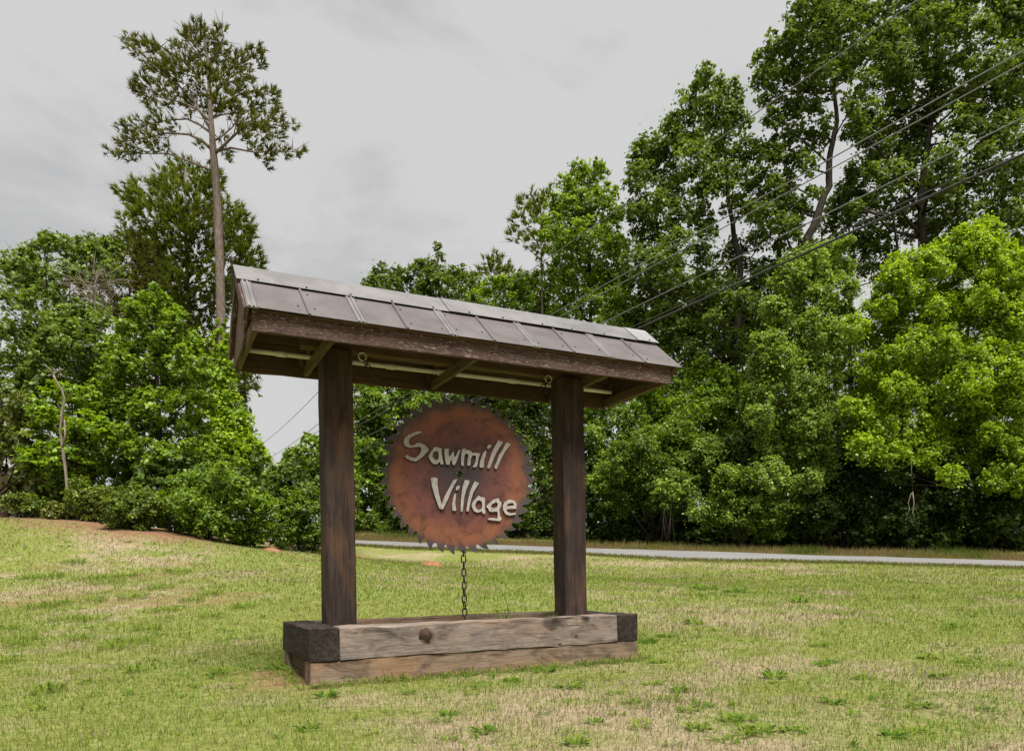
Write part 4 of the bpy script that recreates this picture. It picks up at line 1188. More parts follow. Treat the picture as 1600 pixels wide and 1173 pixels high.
# ------------------------------------------------------------------ trees behind the road
GR = 'trees behind the road'
tree('oak_tree', 'big oak with an airy crown left of the crooked trunk', 43, 1130, (1125, 190),
     [(1105,130,22),(1130,135,20),(1085,150,22),(1150,150,16),(1070,185,26),(1110,175,28),(1140,185,24),(1055,215,26),(1095,215,30),(1020,225,22),(1005,250,24),(1035,255,28),(1085,250,30),(1135,235,28),(1170,235,24),(1205,250,24),(1000,285,26),(1045,295,28),(1100,290,30),(1150,280,30),(1195,290,26),(1225,300,20),(1010,325,28),(1060,335,26),(1015,365,30),(1055,380,28),(1160,320,28),(1205,330,22),(1000,405,30),(1040,420,32),(1140,400,28),(1185,370,22),(1120,440,30),(1080,455,30),(1165,440,28),(1020,460,30),(1180,480,24),(1130,490,28),(985,330,20),(990,440,24),(1090,400,22),(1080,500,30),(1040,500,30),(1215,370,22),(1235,335,20),(1225,400,18),(1200,430,22),(1095,345,22),(1105,370,18),(1150,470,28),(1165,510,28),(1135,530,28),(1100,480,24)],
     M['oak'], leaf=.24, dens=2.3, depth=3.0, r0=.25, group=GR, seed=70, nlimb=26, tint0=.5, bend=[(1158, 420), (1140, 330), (1135, 260)])
tree('oak_tree', 'oak with a dark crooked trunk bending against a patch of sky', 40, 1245, (1305, 40),
     [(1270,10,22),(1300,15,24),(1335,10,24),(1360,25,20),(1385,15,16),(1245,38,22),(1285,45,28),(1325,45,26),(1215,68,20),(1250,80,26),(1300,85,26),(1345,70,22),(1195,95,20),(1225,110,24),(1270,115,26),(1190,125,18),(1245,140,24),(1290,140,20),(1200,150,20),(1230,175,22),(1265,170,20),(1205,185,18),(1225,215,20),(1265,215,20),(1240,250,20),(1270,260,14),(1290,195,14),(1230,285,18),(1215,310,16),(1275,300,12),(1285,-15,26),(1330,-15,24),(1250,325,18),(1235,355,18),(1220,345,16),(1290,110,20),(1320,100,20),(1285,70,22),(1330,170,14),(1260,385,16),(1365,70,20),(1380,50,20)],
     M['oak'], leaf=.23, dens=2.3, depth=2.2, r0=.32, group=GR, seed=71, nlimb=22, tint0=.42, bend=[(1250, 440), (1262, 370), (1296, 290), (1297, 235), (1308, 190), (1300, 110)])
tree('oak_tree', 'towering dense oak behind the bright vine covered mound', 42, 1450, (1470, 40),
     [(1440,-20,36),(1490,-10,36),(1540,0,36),(1590,5,36),(1420,30,30),(1465,40,34),(1515,50,34),(1570,50,34),(1620,60,36),(1395,75,28),(1440,85,34),(1490,95,34),(1550,100,34),(1600,110,34),(1375,110,26),(1410,130,32),(1465,145,34),(1520,150,32),(1580,160,34),(1350,135,24),(1355,180,28),(1395,185,32),(1440,195,32),(1500,200,32),(1560,205,32),(1610,210,34),(1345,205,26),(1370,235,30),(1420,245,34),(1475,255,34),(1535,260,34),(1590,270,34),(1390,285,30),(1450,300,34),(1510,310,34),(1570,320,34),(1620,320,34),(1345,265,20),(1345,305,24),(1385,330,28),(1430,350,30),(1330,335,18),(1490,360,34),(1560,380,34),(1610,390,34)],
     M['oak'], leaf=.24, dens=2.5, depth=3.0, r0=.4, group=GR, seed=72, nlimb=30, tint0=.45, bend=[(1440, 300)])
tree('oak_tree', 'narrow dark oak filling the gap under the crooked trunk', 46, 1330, (1325, 290),
     [(1325,290,20),(1345,320,26),(1315,330,18),(1290,350,20),(1340,370,28),(1300,385,24),(1375,385,26),(1260,395,20),(1200,420,22),(1235,440,20),(1320,410,24),(1335,265,14),(1310,310,14),(1280,420,22),(1255,420,20),(1215,455,22),(1180,520,30),(1150,540,30),(1365,420,26),(1200,560,30)],
     M['oak'], leaf=.25, dens=1.9, depth=2.0, r0=.24, group=GR, seed=73, nlimb=14, tint0=.42)
tree('sweetgum_tree', 'light green sweetgum with a rounded top over the roof ridge', 46, 925, (920, 280),
     [(905,268,16),(940,265,12),(925,285,20),(885,290,20),(900,308,24),(945,300,20),(870,320,20),(925,325,26),(960,330,18),(890,345,26),(950,360,24),(915,365,28),(870,370,18),(895,400,28),(945,400,28),(920,430,30),(965,385,18),(890,440,26),(950,445,28),(960,475,28),(915,475,28),(990,480,22),(1000,500,18),(970,430,22),(975,500,22),(880,475,22),(865,345,14)],
     M['gum'], leaf=.23, dens=2.6, depth=2.2, r0=.26, group=GR, seed=74, nlimb=18, tint0=.5)
tree('pine_tree', 'pine crown half hidden behind the light green sweetgum', 50, 850, (845, 320),
     [(835,315,18),(815,318,12),(855,310,16),(810,340,16),(835,345,20),(800,365,12),(825,372,18),(855,365,20),(845,395,16),(870,390,16),(880,420,20),(850,430,16)],
     M['needle_green'], dens=1.1, depth=2.0, r0=.25, bark='pine_bark', group=GR, seed=75, style='needle', needle=.48, k=14, width=.03, nlimb=8)
tree('hardwood_tree', 'far tree with a spiky top showing above the middle of the roof', 58, 670, (684, 385),
     [(684,385,7),(688,400,8),(672,412,12),(650,425,16),(625,428,16),(595,425,14),(580,440,14),(605,448,20),(640,450,22),(670,440,20),(695,440,18),(610,475,24),(650,480,26),(690,475,24),(585,470,14),(655,410,9),(720,430,16),(735,445,18),(715,470,24)],
     M['far'], leaf=.26, dens=2.4, depth=2.0, r0=.22, group=GR, seed=76, nlimb=14, tint0=.55)
tree('pine_tree', 'small far pine crown poking above the roof ridge', 60, 775, (772, 405),
     [(772,405,12),(760,412,12),(785,412,12),(750,425,12),(775,428,18),(800,425,14),(760,450,16),(790,452,20),(815,445,16)],
     M['needle_green'], dens=1.1, depth=1.5, r0=.2, bark='pine_bark', group=GR, seed=77, style='needle', needle=.5, k=13, width=.034, nlimb=6)
tree('hardwood_tree', 'yellowish green tree right above the roof ridge beneath the pine', 52, 800, (800, 440),
     [(770,450,18),(800,445,20),(830,440,18),(755,475,20),(790,480,24),(825,475,24),(855,465,22),(845,500,26),(800,510,26),(870,495,22),(740,500,22)],
     M['kudzu'], leaf=.23, dens=2.5, depth=2.0, r0=.2, group=GR, seed=78, nlimb=10, tint0=.15)
tree('hardwood_tree', 'light green tree filling the view between left post and blade', 50, 600, (605, 610),
     [(575,600,24),(610,600,28),(640,605,26),(570,635,22),(600,640,30),(640,640,28),(575,675,24),(610,680,30),(560,700,18),(590,715,26),(625,720,28),(570,745,20),(600,755,26),(660,680,28),(650,750,28),(570,785,16),(600,795,16),(560,805,18),(545,780,18),(580,820,14),(550,830,14),(620,770,22),(640,820,18),(680,640,28),(545,720,16),(540,660,14)],
     M['gum'], leaf=.24, dens=3.0, depth=2.0, r0=.22, group=GR, seed=79, nlimb=14, tint0=.4)
tree('hardwood_tree', 'dark green tree standing behind the saw blade', 47, 760, (760, 560),
     [(700,600,30),(740,590,34),(790,600,34),(830,610,30),(700,650,34),(750,640,36),(800,650,34),(845,655,28),(840,700,28),(720,700,34),(790,700,34),(850,745,24),(700,750,34),(640,790,26),(680,800,28),(760,760,34),(820,780,30),(655,825,18),(730,810,28),(790,820,24),(850,800,24)],
     M['oak'], leaf=.22, dens=2.8, depth=2.0, r0=.26, group=GR, seed=80, nlimb=14, tint0=.4)
tree('hardwood_tree', 'dark tree over the end of the roof in front of the woods', 45, 1010, (1010, 470),
     [(1000,520,30),(1050,510,32),(1090,530,32),(960,530,28),(1030,560,34),(1085,575,30),(1130,560,28),(980,570,30),(1140,610,30),(1170,600,26),(930,560,28)],
     M['oak'], leaf=.22, dens=2.8, depth=1.8, r0=.26, group=GR, seed=81, nlimb=14, tint0=.62)
tree('vine_covered_tree', 'feathery vine covered tree next to the brightest vine mound', 37, 1260, (1290, 395),
     [(1320,378,14),(1295,390,20),(1260,398,20),(1235,415,20),(1310,412,22),(1275,428,26),(1240,445,24),(1215,440,16),(1320,445,18),(1285,465,26),(1245,485,28),(1210,490,20),(1310,485,20),(1275,510,28),(1235,525,28),(1205,530,22),(1305,525,22),(1265,550,30),(1220,565,30),(1190,570,22),(1300,560,24),(1250,595,32),(1205,610,28),(1295,605,26),(1235,640,32),(1190,650,26),(1280,645,28),(1255,685,32),(1205,695,30),(1300,690,24),(1240,730,30),(1200,740,28),(1285,735,26)],
     M['bluegreen'], leaf=.155, dens=3.6, depth=1.0, r0=.2, group=GR, seed=82, base_dy=4.0, extra=.8, nlimb=14, tint0=.6, droop=.25, subr=.30)
tree('vine_covered_tree', 'brightest yellow green mound of vines over a tree behind the road', 35.5, 1480, (1530, 360),
     [(1535,350,16),(1515,365,20),(1550,370,20),(1490,385,20),(1530,390,26),(1565,395,22),(1455,400,20),(1425,408,20),(1495,415,26),(1545,425,28),(1400,425,22),(1440,430,26),(1580,425,24),(1385,450,22),(1420,460,28),(1475,455,30),(1525,465,30),(1575,470,28),(1610,450,28),(1365,485,22),(1400,495,28),(1440,478,26),(1500,485,26),(1450,500,30),(1505,510,30),(1555,515,30),(1605,510,28),(1350,525,24),(1385,535,28),(1430,545,30),(1485,555,32),(1540,560,32),(1595,560,30),(1355,570,26),(1400,580,30),(1450,590,32),(1510,600,32),(1565,605,32),(1615,610,30),(1360,615,26),(1410,625,30),(1465,635,32),(1525,645,32),(1585,650,32),(1370,660,28),(1425,670,30),(1480,680,28),(1345,640,24),(1530,690,28),(1590,700,30),(1625,680,30),(1350,700,26),(1390,705,26),(1445,715,26),(1505,730,26),(1560,745,26),(1610,750,28),(1640,640,30),(1635,560,30),(1600,400,20)],
     M['kudzu'], leaf=.145, dens=3.8, depth=1.3, r0=.22, group=GR, seed=83, base_dy=4.0, extra=1.0, nlimb=16, tint0=.62, droop=.22, subr=.28)
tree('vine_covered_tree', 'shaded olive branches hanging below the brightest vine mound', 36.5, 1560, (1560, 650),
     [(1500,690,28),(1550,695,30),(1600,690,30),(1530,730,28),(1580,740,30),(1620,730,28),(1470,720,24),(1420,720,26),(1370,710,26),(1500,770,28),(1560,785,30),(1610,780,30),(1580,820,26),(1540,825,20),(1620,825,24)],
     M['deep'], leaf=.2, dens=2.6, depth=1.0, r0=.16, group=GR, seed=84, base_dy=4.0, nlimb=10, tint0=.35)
GU = 'bushes along the far side of the road'
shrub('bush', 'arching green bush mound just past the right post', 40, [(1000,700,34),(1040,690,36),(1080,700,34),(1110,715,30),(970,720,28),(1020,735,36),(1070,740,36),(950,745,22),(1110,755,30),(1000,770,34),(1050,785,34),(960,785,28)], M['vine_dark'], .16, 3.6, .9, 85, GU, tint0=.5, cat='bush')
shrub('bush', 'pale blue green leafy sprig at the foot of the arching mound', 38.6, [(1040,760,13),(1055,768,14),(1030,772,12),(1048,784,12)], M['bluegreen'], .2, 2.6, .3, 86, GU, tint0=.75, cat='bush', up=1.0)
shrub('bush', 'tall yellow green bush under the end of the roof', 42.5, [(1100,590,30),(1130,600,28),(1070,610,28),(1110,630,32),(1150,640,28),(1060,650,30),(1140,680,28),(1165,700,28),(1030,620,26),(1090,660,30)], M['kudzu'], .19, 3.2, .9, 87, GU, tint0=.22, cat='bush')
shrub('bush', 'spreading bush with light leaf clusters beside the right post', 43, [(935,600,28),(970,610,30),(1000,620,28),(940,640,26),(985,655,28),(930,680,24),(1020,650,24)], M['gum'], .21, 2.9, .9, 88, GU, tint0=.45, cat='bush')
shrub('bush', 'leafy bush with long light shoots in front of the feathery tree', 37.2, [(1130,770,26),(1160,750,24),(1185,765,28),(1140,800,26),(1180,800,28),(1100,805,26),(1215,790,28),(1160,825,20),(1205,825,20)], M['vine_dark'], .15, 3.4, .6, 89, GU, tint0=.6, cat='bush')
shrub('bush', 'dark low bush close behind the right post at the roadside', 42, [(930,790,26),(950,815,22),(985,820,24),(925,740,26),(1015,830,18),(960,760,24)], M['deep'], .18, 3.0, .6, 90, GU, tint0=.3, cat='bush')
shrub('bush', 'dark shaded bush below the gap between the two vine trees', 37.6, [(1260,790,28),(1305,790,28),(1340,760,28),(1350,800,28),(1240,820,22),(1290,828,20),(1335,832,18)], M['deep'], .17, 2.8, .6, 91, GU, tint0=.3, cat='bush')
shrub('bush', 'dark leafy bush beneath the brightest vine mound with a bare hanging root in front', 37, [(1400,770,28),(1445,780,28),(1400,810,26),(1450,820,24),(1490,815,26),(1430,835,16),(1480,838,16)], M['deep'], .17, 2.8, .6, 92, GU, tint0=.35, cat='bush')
shrub('bush', 'round low bush across the road under the light green tree', 48, [(585,815,16),(560,808,12),(625,812,18),(660,822,16),(600,825,12)], M['vine_dark'], .2, 3.2, .5, 93, GU, tint0=.55, cat='bush')
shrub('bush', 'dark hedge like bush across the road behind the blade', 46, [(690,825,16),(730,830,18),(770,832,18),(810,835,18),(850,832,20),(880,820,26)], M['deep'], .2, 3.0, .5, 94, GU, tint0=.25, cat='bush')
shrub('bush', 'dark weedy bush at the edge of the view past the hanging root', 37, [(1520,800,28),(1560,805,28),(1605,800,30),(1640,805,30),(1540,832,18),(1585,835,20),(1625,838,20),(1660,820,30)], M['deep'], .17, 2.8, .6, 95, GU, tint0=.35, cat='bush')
shrub('bush', 'shaded thicket in the gap between the arching mound and the feathery tree', 40.5, [(1150,720,30),(1170,760,28),(1130,700,26),(1180,640,30),(1200,680,28),(1330,650,30),(1340,700,30),(1335,600,28),(1325,740,28)], M['deep'], .19, 2.8, .8, 96, GU, tint0=.3, cat='bush')
# the bare root hanging under the vines
rt = empty('hanging_root', pix(1428, 800, 34.6))
tag(rt, 'pale bare root dangling in the dark under the brightest vine mound', 'root')
V, Fc = [], []
for pts, ra in (([(1425, 700), (1424, 730), (1426, 768)], .012), ([(1426, 768), (1428, 785), (1426, 800), (1430, 815)], .026), ([(1424, 770), (1419, 785), (1421, 795), (1416, 812)], .016)):
    tube_arrays([pix(x, y, 34.6) for x, y in pts], [ra] * (len(pts) - 1) + [ra * .5], 6, V, Fc)
rb_ = np.array(rt.location)
link('root', mesh_py('root', [v - rb_ for v in V], Fc, True), M['dead'], rt, rb_)

# the wood behind everything, one mass
def far_woods():
    r = np.random.default_rng(99)
    lb = []
    for _ in range(210):
        px = r.uniform(860, 1850); py = r.uniform(455, 850)
        lb.append((px, py, r.uniform(26, 44)))
    for _ in range(70):
        lb.append((r.uniform(-220, 380), r.uniform(520, 790), r.uniform(24, 40)))
    for _ in range(75):
        lb.append((r.uniform(530, 900), r.uniform(590, 835), r.uniform(24, 36)))
    P = []
    for (px, py, rp) in lb:
        Y = r.uniform(52, 62) if px > 400 else r.uniform(42, 50)
        p = pix(px, py, Y); q = rp / F_PX * Y
        P.append((p[0], p[1], p[2], q, q, q))
    c_, n_, s_, t_ = cloud(P, r, .46, .75, .40, .4, .8, 0, .4)
    o_ = link('woodland', leaf_mesh('woodland', c_, n_, s_, .75, t_, r), M['far'])
    tag(o_, 'dense far wood closing the view behind the nearer trees', 'woodland', None, 'stuff')
far_woods()
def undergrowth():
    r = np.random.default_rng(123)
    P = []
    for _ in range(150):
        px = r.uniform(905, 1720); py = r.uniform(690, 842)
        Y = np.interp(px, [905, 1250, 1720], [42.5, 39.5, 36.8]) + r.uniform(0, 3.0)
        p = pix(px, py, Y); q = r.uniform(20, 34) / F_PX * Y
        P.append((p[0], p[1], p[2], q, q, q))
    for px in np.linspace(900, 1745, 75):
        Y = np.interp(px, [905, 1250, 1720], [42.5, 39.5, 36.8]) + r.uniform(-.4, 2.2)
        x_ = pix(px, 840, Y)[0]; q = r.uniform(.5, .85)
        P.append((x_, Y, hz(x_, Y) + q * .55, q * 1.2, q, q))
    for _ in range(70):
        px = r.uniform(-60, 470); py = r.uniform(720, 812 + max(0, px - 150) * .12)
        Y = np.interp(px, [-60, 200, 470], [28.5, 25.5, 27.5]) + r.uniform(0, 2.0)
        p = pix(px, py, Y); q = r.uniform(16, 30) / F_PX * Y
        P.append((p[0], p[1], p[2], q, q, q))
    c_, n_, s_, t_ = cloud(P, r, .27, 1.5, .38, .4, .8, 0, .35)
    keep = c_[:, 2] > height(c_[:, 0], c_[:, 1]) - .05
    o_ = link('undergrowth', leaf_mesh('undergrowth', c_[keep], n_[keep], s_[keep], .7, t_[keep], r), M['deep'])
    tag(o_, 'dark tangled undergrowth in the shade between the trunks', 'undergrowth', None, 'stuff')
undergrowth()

# ------------------------------------------------------------------ utility pole and wires
PY = 50.0
pb = pix(526, 840, PY); pb[2] = hz(pb[0], pb[1]) - .2
pt = pix(525, 568, PY)
up_ = empty('utility_pole', pb)
tag(up_, 'wooden utility pole beyond the road hidden behind the left sign post', 'utility pole')
V, Fc = [], []
tube_arrays([pb, pb * .5 + pt * .5, pt], [.19, .165, .13], 9, V, Fc)
link('pole', mesh_py('pole', [v - pb for v in V], Fc, True), M['pole'], up_, pb)
arm = pix(525, 590, PY)
wd = pix(1600, 175, 13.8) - pix(525, 704, PY); wd[2] = 0; wd /= np.linalg.norm(wd)
ad = np.array([-wd[1], wd[0], 0])
timber('crossarm', up_, arm - ad * 1.1, arm + ad * 1.1, .12, .12, M['pole'], segs=2)
def wire(p, q, rad_, sag, mat, label, ext=1.0, n=40):
    V, Fc = [], []
    P = []
    for i in range(n + 1):
        f = i / n * ext
        c_ = p * (1 - f) + q * f
        g = i / n
        P.append(c_ - np.array([0, 0, sag * 4 * g * (1 - g)]))
    tube_arrays(P, [rad_] * (n + 1), 5, V, Fc)
    o_ = link('power_line', mesh_py('power_line', [v - p for v in V], Fc, True), mat, None, p)
    tag(o_, label, 'power line', 'overhead lines strung to the utility pole')
    return o_
for yl, yr, rad_, mt, lab, dx in ((723, 232, .030, 'wire_thick', 'thickest black overhead cable, lowest of the lines above the road', 0),
                              (719, 222, .013, 'wire_thick', 'thin dark overhead wire running just above the thickest black cable', -.3),
                              (704, 175, .015, 'wire', 'single grey overhead wire midway between the thick cable and the upper pair', 0),
                              (683, 90, .015, 'wire', 'lower grey wire of the upper pair of overhead wires', .3),
                              (676, 70, .015, 'wire', 'upper grey wire of the upper pair of overhead wires', -.3),
                              (632, -125, .014, 'wire', 'topmost thin overhead wire crossing the open sky', 0)):
    wire(pix(525, yl, PY), pix(1600, yr, 13.8 + dx), rad_, .12, M[mt], lab, 1.5)
wire(pix(525, 582, PY), pix(400, 700, 76), .022, .35, M['wire'], 'upper wire sloping down across the sky left of the left post')
wire(pix(525, 640, PY), pix(425, 713, 72), .022, .15, M['wire'], 'upper of two close wires low in the sky left of the left post')
wire(pix(525, 652, PY), pix(440, 713, 72), .022, .1, M['wire'], 'lower of two close wires low in the sky left of the left post')

# ------------------------------------------------------------------ small things on the lawn
def mound(px, py, Y, rx, ry, h, label, seed):
    p = pix(px, py, Y)
    z0 = hz(p[0], p[1])
    V, Fc = [], []
    n1_, n2_ = 7, 18
    V.append((0, 0, h))
    for i in range(1, n1_ + 1):
        f = i / n1_
        for k_ in range(n2_):
            a = 2 * math.pi * k_ / n2_
            w_ = 1 + .3 * (float(vnoise(math.cos(a) * 2 + seed, math.sin(a) * 2, seed)) - .5)
            x, y = rx * f * w_ * math.cos(a), ry * f * w_ * math.sin(a)
            V.append((x, y, hz(p[0] + x, p[1] + y) - z0 + h * (1 - f ** 1.6) * (.7 + .6 * float(vnoise(x * 9, y * 9, seed))) - (.03 if i == n1_ else 0)))
    for k_ in range(n2_): Fc.append((0, 1 + k_, 1 + (k_ + 1) % n2_))
    for i in range(n1_ - 1):
        for k_ in range(n2_):
            a, b = 1 + i * n2_ + k_, 1 + i * n2_ + (k_ + 1) % n2_
            Fc.append((a, a + n2_, b + n2_, b))
    o_ = link('dirt_mound', mesh_py('dirt_mound', V, Fc, True), M['clay'], None, (p[0], p[1], z0))
    tag(o_, label, 'dirt mound')
def ground_at(px, py):
    """Depth at which the line of sight through (px, py) meets the lawn."""
    Ys = np.linspace(3.0, 60, 1200)
    P = np.array([pix(px, py, y) for y in Ys])
    d = P[:, 2] - height(P[:, 0], P[:, 1])
    k_ = np.where(d < 0)[0]
    return float(Ys[k_[0]]) if len(k_) else 30.0
for (px, py, rx, ry, h, lab, sd) in ((676, 881, .46, .42, .19, 'reddish ant hill mound on the lawn behind the hanging chain', 3), (425, 857, .35, .35, .10, 'small flat reddish dirt mound at the foot of the dark spreading shrub', 4), (563, 868, .25, .3, .10, 'small reddish mound on the bank right beside the left post', 5)):
    mound(px, py, ground_at(px, py + 3), rx, ry, h, lab, sd)

# ------------------------------------------------------------------ grass
def blades(name, x, y, ln, wd, tint, lean, r, mat, label, cat, parent=None, z=None):
    N = len(x)
    z = height(x, y) - .004 if z is None else z
    an = r.uniform(0, 2 * math.pi, N)
    la = r.uniform(0, 2 * math.pi, N)
    le = np.abs(r.normal(0, lean, N))
    b = np.stack([x, y, z], 1)
    s = np.stack([np.cos(an), np.sin(an), np.zeros(N)], 1) * (wd / 2)[:, None]
    d = np.stack([np.cos(la) * np.sin(le), np.sin(la) * np.sin(le), np.cos(le)], 1)
    tip = b + d * ln[:, None]
    V = np.stack([b - s, b + s, tip], 1).reshape(-1, 3)
    me = mesh_np(name, V, np.arange(3 * N).reshape(N, 3), 3, None, False, {'tint': tint})
    return me
r = np.random.default_rng(5)
N = 330000
Y = (3.2 ** .4 + r.random(N) * (30 ** .4 - 3.2 ** .4)) ** 2.5
X = (r.random(N) - .5) * 1.75 * (Y + 1.0)
# keep off the planter, the road and the shrubs
def inside_planter(x, y, pad=0.0):
    dx, dy = x - P0[0], y - P0[1]
    a, b = dx * UX[0] + dy * UX[1], dx * VX[0] + dy * VX[1]
    return (a > -pad) & (a < L + pad) & (b > -pad) & (b < W + pad)
rl = np.interp(X, road_near[::-1, 0], road_near[::-1, 1])
yl = np.interp(X, base_left[:, 0], base_left[:, 1])
clay_ = lawn_clay(X, Y)
keep = ~inside_planter(X, Y, .012) & (Y < rl - .05) & ~((X < -6) & (Y > yl - .5)) & (r.random(N) > clay_ * .9)
X, Y = X[keep], Y[keep]
tn = lawn_tan(X, Y)
N = len(X)
tint = np.where(r.random(N) < np.clip(tn * .85 + .08, 0, .93), r.uniform(0, .36, N), np.clip(r.normal(.66, .12, N) + (fbm(X * .9, Y * .9, 71, 4) - .5) * .55, .42, 1))
lush = np.clip(fbm(X * 1.1 + 40, Y * 1.1, 51, 3) - .45, 0, 1) * 2
ln = .034 * (Y / 4.5) ** .45 * r.uniform(.6, 1.5, N) * (1 + lush * .8)
wd_ = .0062 * (Y / 4.5) ** .75 * r.uniform(.7, 1.4, N)
gm = blades('lawn_grass', X, Y, ln, wd_, tint, 1.12, r, M['grass'], '', '')
tag(link('lawn_grass', gm, M['grass']), 'short patchy mown grass, part green and part straw, over the whole lawn', 'grass', None, 'stuff')

# broad-leaved weeds and coarse tufts in the turf
def rosettes(spots, r):
    """spots: x, y, spread, leaf count, leaf length, leaf width, tint, lift (0 flat .. 1 upright)"""
    Vs, Ts = [], []
    for (x, y, rad_, n_, ln_, wd2, t0, lift) in spots:
        a = r.uniform(0, 2 * math.pi, n_); q = np.sqrt(r.random(n_)) * rad_
        bx, by = x + np.cos(a) * q, y + np.sin(a) * q
        a2 = a + r.normal(0, .7, n_)
        el = np.clip(r.normal(.25 + lift * .75, .22, n_), .05, 1.45)
        l_ = ln_ * r.uniform(.55, 1.2, n_); w_ = wd2 * r.uniform(.6, 1.3, n_)
        d = np.stack([np.cos(a2) * np.cos(el), np.sin(a2) * np.cos(el), np.sin(el)], 1)
        s_ = np.stack([-np.sin(a2), np.cos(a2), r.normal(0, .25, n_)], 1)
        b0 = np.stack([bx, by, height(bx, by)], 1)
        mid = b0 + d * (l_ * .55)[:, None] + np.array([0, 0, 1.0]) * (l_ * .10)[:, None]
        tip = b0 + d * l_[:, None] - np.array([0, 0, 1.0]) * (l_ * .12)[:, None]
        Vs.append(np.stack([b0, mid - s_ * (w_ / 2)[:, None], tip, mid + s_ * (w_ / 2)[:, None]], 1).reshape(-1, 3))
        Ts.append(np.clip(r.normal(t0, .08, n_), .44, 1))
    V = np.concatenate(Vs)
    return mesh_np('lawn_weeds', V, np.arange(len(V)).reshape(-1, 4), 4, None, False, {'tint': np.concatenate(Ts)})
spots = []
named = [(1185,1145,75),(1160,1125,40),(1075,1112,45),(1095,1105,50),(985,1100,35),(1050,1095,40),(1410,1108,70),(1445,1105,50),(1430,1145,80),(1395,1150,50),(1300,1100,30),(1240,1145,45),(1135,1160,60),(900,1165,40),(1510,1035,35),(1570,1040,38),(1300,1035,35),(1285,1040,25),(1320,960,40),(1480,985,30),(1500,980,30),
         (1085,975,35),(1040,995,40),(1010,1005,50),(1030,1035,30),(1060,1080,40),(700,1120,40),(690,1130,40),(800,1065,30),(850,1050,40),(890,1075,50),(960,1085,30),(510,1090,40),(480,1140,40),(640,1085,30),
         (430,1045,25),(445,1050,15),(1165,1150,40),(1350,1060,30),(1140,1130,30),(1540,1110,40),(1090,1140,50),(1000,1140,40),(930,1130,40),(760,1145,40),(1230,905,60),(1100,920,70),(1150,925,50),(1250,940,40),(1400,935,40),(1450,1030,30),(1280,1010,40),(1210,1060,40),(1020,1070,40),(1470,1060,30)]
coarse = [(345,1055,40),(215,1050,35),(80,1080,45),(60,1085,30),(10,1035,50),(20,1010,50),(145,970,45),(205,1005,70),(130,1000,45),(180,1015,60),(100,970,45),(145,940,40),(275,895,40),(150,905,70),(190,902,60),(170,912,60),(75,903,60),(50,905,40),(115,880,40),(205,935,45),(300,940,40),(330,965,35),(230,985,45),(60,950,55),(35,1000,50),(5,985,50),(250,920,40),(260,955,40),(330,930,40),(380,950,40),(90,945,50)]
rt_ = np.random.default_rng(8)
for lst, co in ((named, 0), (coarse, 1)):
    for (px, py, w_) in lst:
        y = ground_at(px, py); p = pix(px, py, y)
        rad_ = w_ / F_PX * y * .5
        if co: spots.append((p[0], p[1], rad_ * .85, int(30 + 260 * rad_), .13 * (y / 7) ** .3, .013 * (y / 7) ** .5, .74, .7))
        else: spots.append((p[0], p[1], rad_ * .55, int(18 + 130 * rad_), .100 * (y / 5) ** .4 * rt_.uniform(.6, 1.15), .024 * (y / 5) ** .5 * rt_.uniform(.5, 1.2), rt_.uniform(.66, .95), rt_.uniform(.1, .6)))
for _ in range(1500):
    y = (3.2 ** .5 + rt_.random() * (24 ** .5 - 3.2 ** .5)) ** 2
    x = (rt_.random() - .5) * 1.7 * (y + 1)
    if inside_planter(np.array([x]), np.array([y]), .1)[0] or (x < -6 and y > np.interp(x, base_left[:, 0], base_left[:, 1]) - 1): continue
    if fbm(np.array([x * .5]), np.array([y * .5]), 77, 3)[0] < .42: continue
    spots.append((x, y, rt_.uniform(.01, .09), int(rt_.uniform(5, 16)), rt_.uniform(.035, .085) * (y / 5) ** .4, rt_.uniform(.007, .016) * (y / 5) ** .5, rt_.uniform(.62, .92), rt_.uniform(.1, .7)))
# along the planter's foot
for q in range(380):
    a, side = rt_.uniform(-.1, L + .1), rt_.random()
    if side < .6: p = S(a, -.03 - abs(rt_.normal(0, .05)), 0)
    elif side < .78: p = S(-.04 - abs(rt_.normal(0, .05)), rt_.uniform(0.2, W), 0)
    else: p = S(L + .03 + abs(rt_.normal(0, .08)), rt_.uniform(-.1, W), 0)
    spots.append((p[0], p[1], rt_.uniform(.01, .05), int(rt_.uniform(5, 14)), rt_.uniform(.03, .125), rt_.uniform(.005, .012), rt_.choice([.44, .5, .6, .75, .88]), rt_.uniform(.3, 1.0)))
tag(link('lawn_weeds', rosettes(spots, rt_), M['grass']), 'scattered brighter green weeds and coarse grass tufts in the lawn', 'weeds', None, 'stuff')

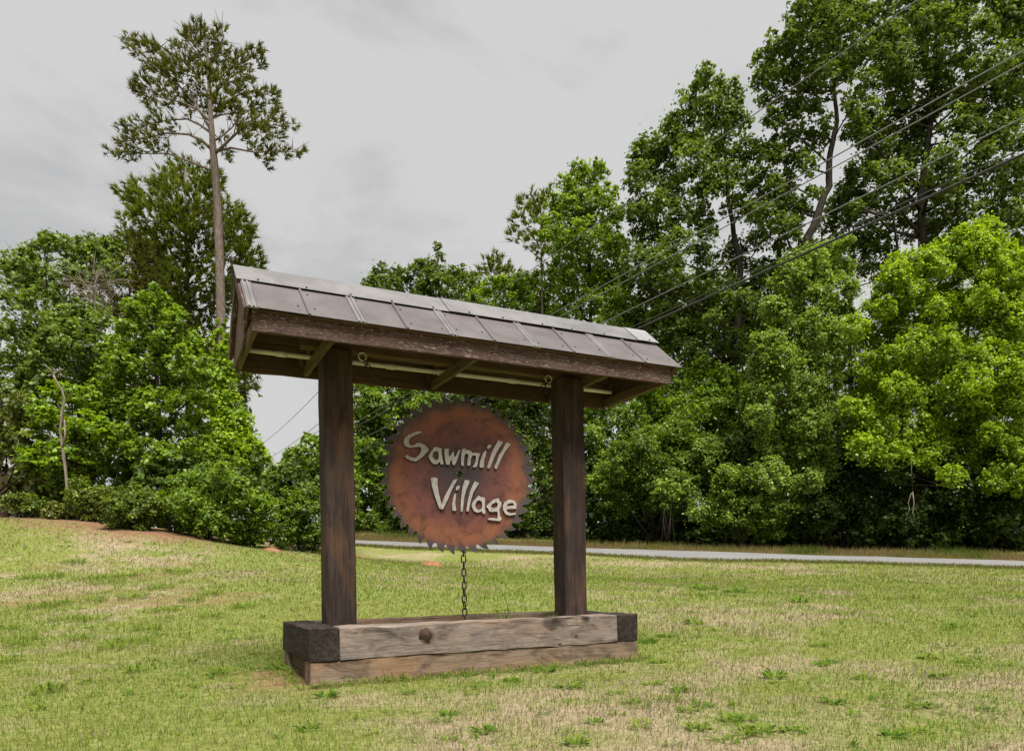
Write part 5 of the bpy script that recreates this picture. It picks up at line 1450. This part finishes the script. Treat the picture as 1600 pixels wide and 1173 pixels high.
# taller rough grass on the far verge of the road
r = np.random.default_rng(6)
N = 60000
f = r.random(N)
tsr = np.linspace(0, 1, len(road_far))
fx = np.interp(f, tsr, road_far[:, 0]); fy = np.interp(f, tsr, road_far[:, 1])
off = np.abs(r.normal(0, 1.3, N)) + .1
X, Y = fx + off * .35, fy + off
pt_ = fbm(X * .5, Y * .5, 61, 3)
ln = r.uniform(.15, .42, N) * (.5 + pt_) * np.clip(off / 1.2, .25, 1.1)
tint = np.clip(r.normal(.46 + (pt_ - .5) * 2.0, .22, N), 0, 1)
nn_ = 26000                                   # and a ragged fringe along the near edge
f2 = r.random(nn_)
nxr, nyr = np.interp(f2, tsr, road_near[:, 0]), np.interp(f2, tsr, road_near[:, 1])
o2 = r.normal(-.12, .22, nn_)
X = np.r_[X, nxr + o2 * .35]; Y = np.r_[Y, nyr + np.minimum(o2, .16 * vnoise(nxr * 1.7, nyr, 4))]
ln = np.r_[ln, r.uniform(.05, .17, nn_)]; tint = np.r_[tint, np.clip(r.normal(.62, .2, nn_), 0, 1)]
N = len(X)
vm = blades('verge_grass', X, Y, ln, r.uniform(.02, .045, N), tint, .5, r, M['verge'], '', '')
tag(link('verge_grass', vm, M['verge']), 'rough brown and green grass fringing the road', 'grass', None, 'stuff')

# grass growing in the planter
r = np.random.default_rng(9)
def planter_tuft(a, b, n_, ln_, label, stem=None):
    p = S(a, b, .43)
    x_ = p[0] + r.normal(0, .05, n_); y_ = p[1] + r.normal(0, .04, n_)
    me = blades('blades', x_ - p[0], y_ - p[1], ln_ * r.uniform(.5, 1.2, n_), np.full(n_, .009), np.clip(r.normal(.72, .1, n_), .4, 1), .5, r, M['grass'], '', '', z=np.zeros(n_))
    e = empty('grass_tuft', p)
    tag(e, label, 'grass tuft')
    link('blades', me, M['grass'], e, p)
    if stem:
        V, Fc = [], []
        pts = [p] + [pix(x, y, p[1]) for x, y in stem]
        tube_arrays(pts, [.006, .005, .0045, .003][:len(pts)], 5, V, Fc)
        o_ = link('stem', mesh_py('stem', [v - p for v in V], Fc, True), M['kudzu'], e, p)
planter_tuft(2.30, .80, 60, .14, 'small grass tuft with one tall stem inside the planter', [(795, 955), (790, 935), (784, 925)])
planter_tuft(2.72, .42, 90, .13, 'low mat of grass inside the planter before the right post')
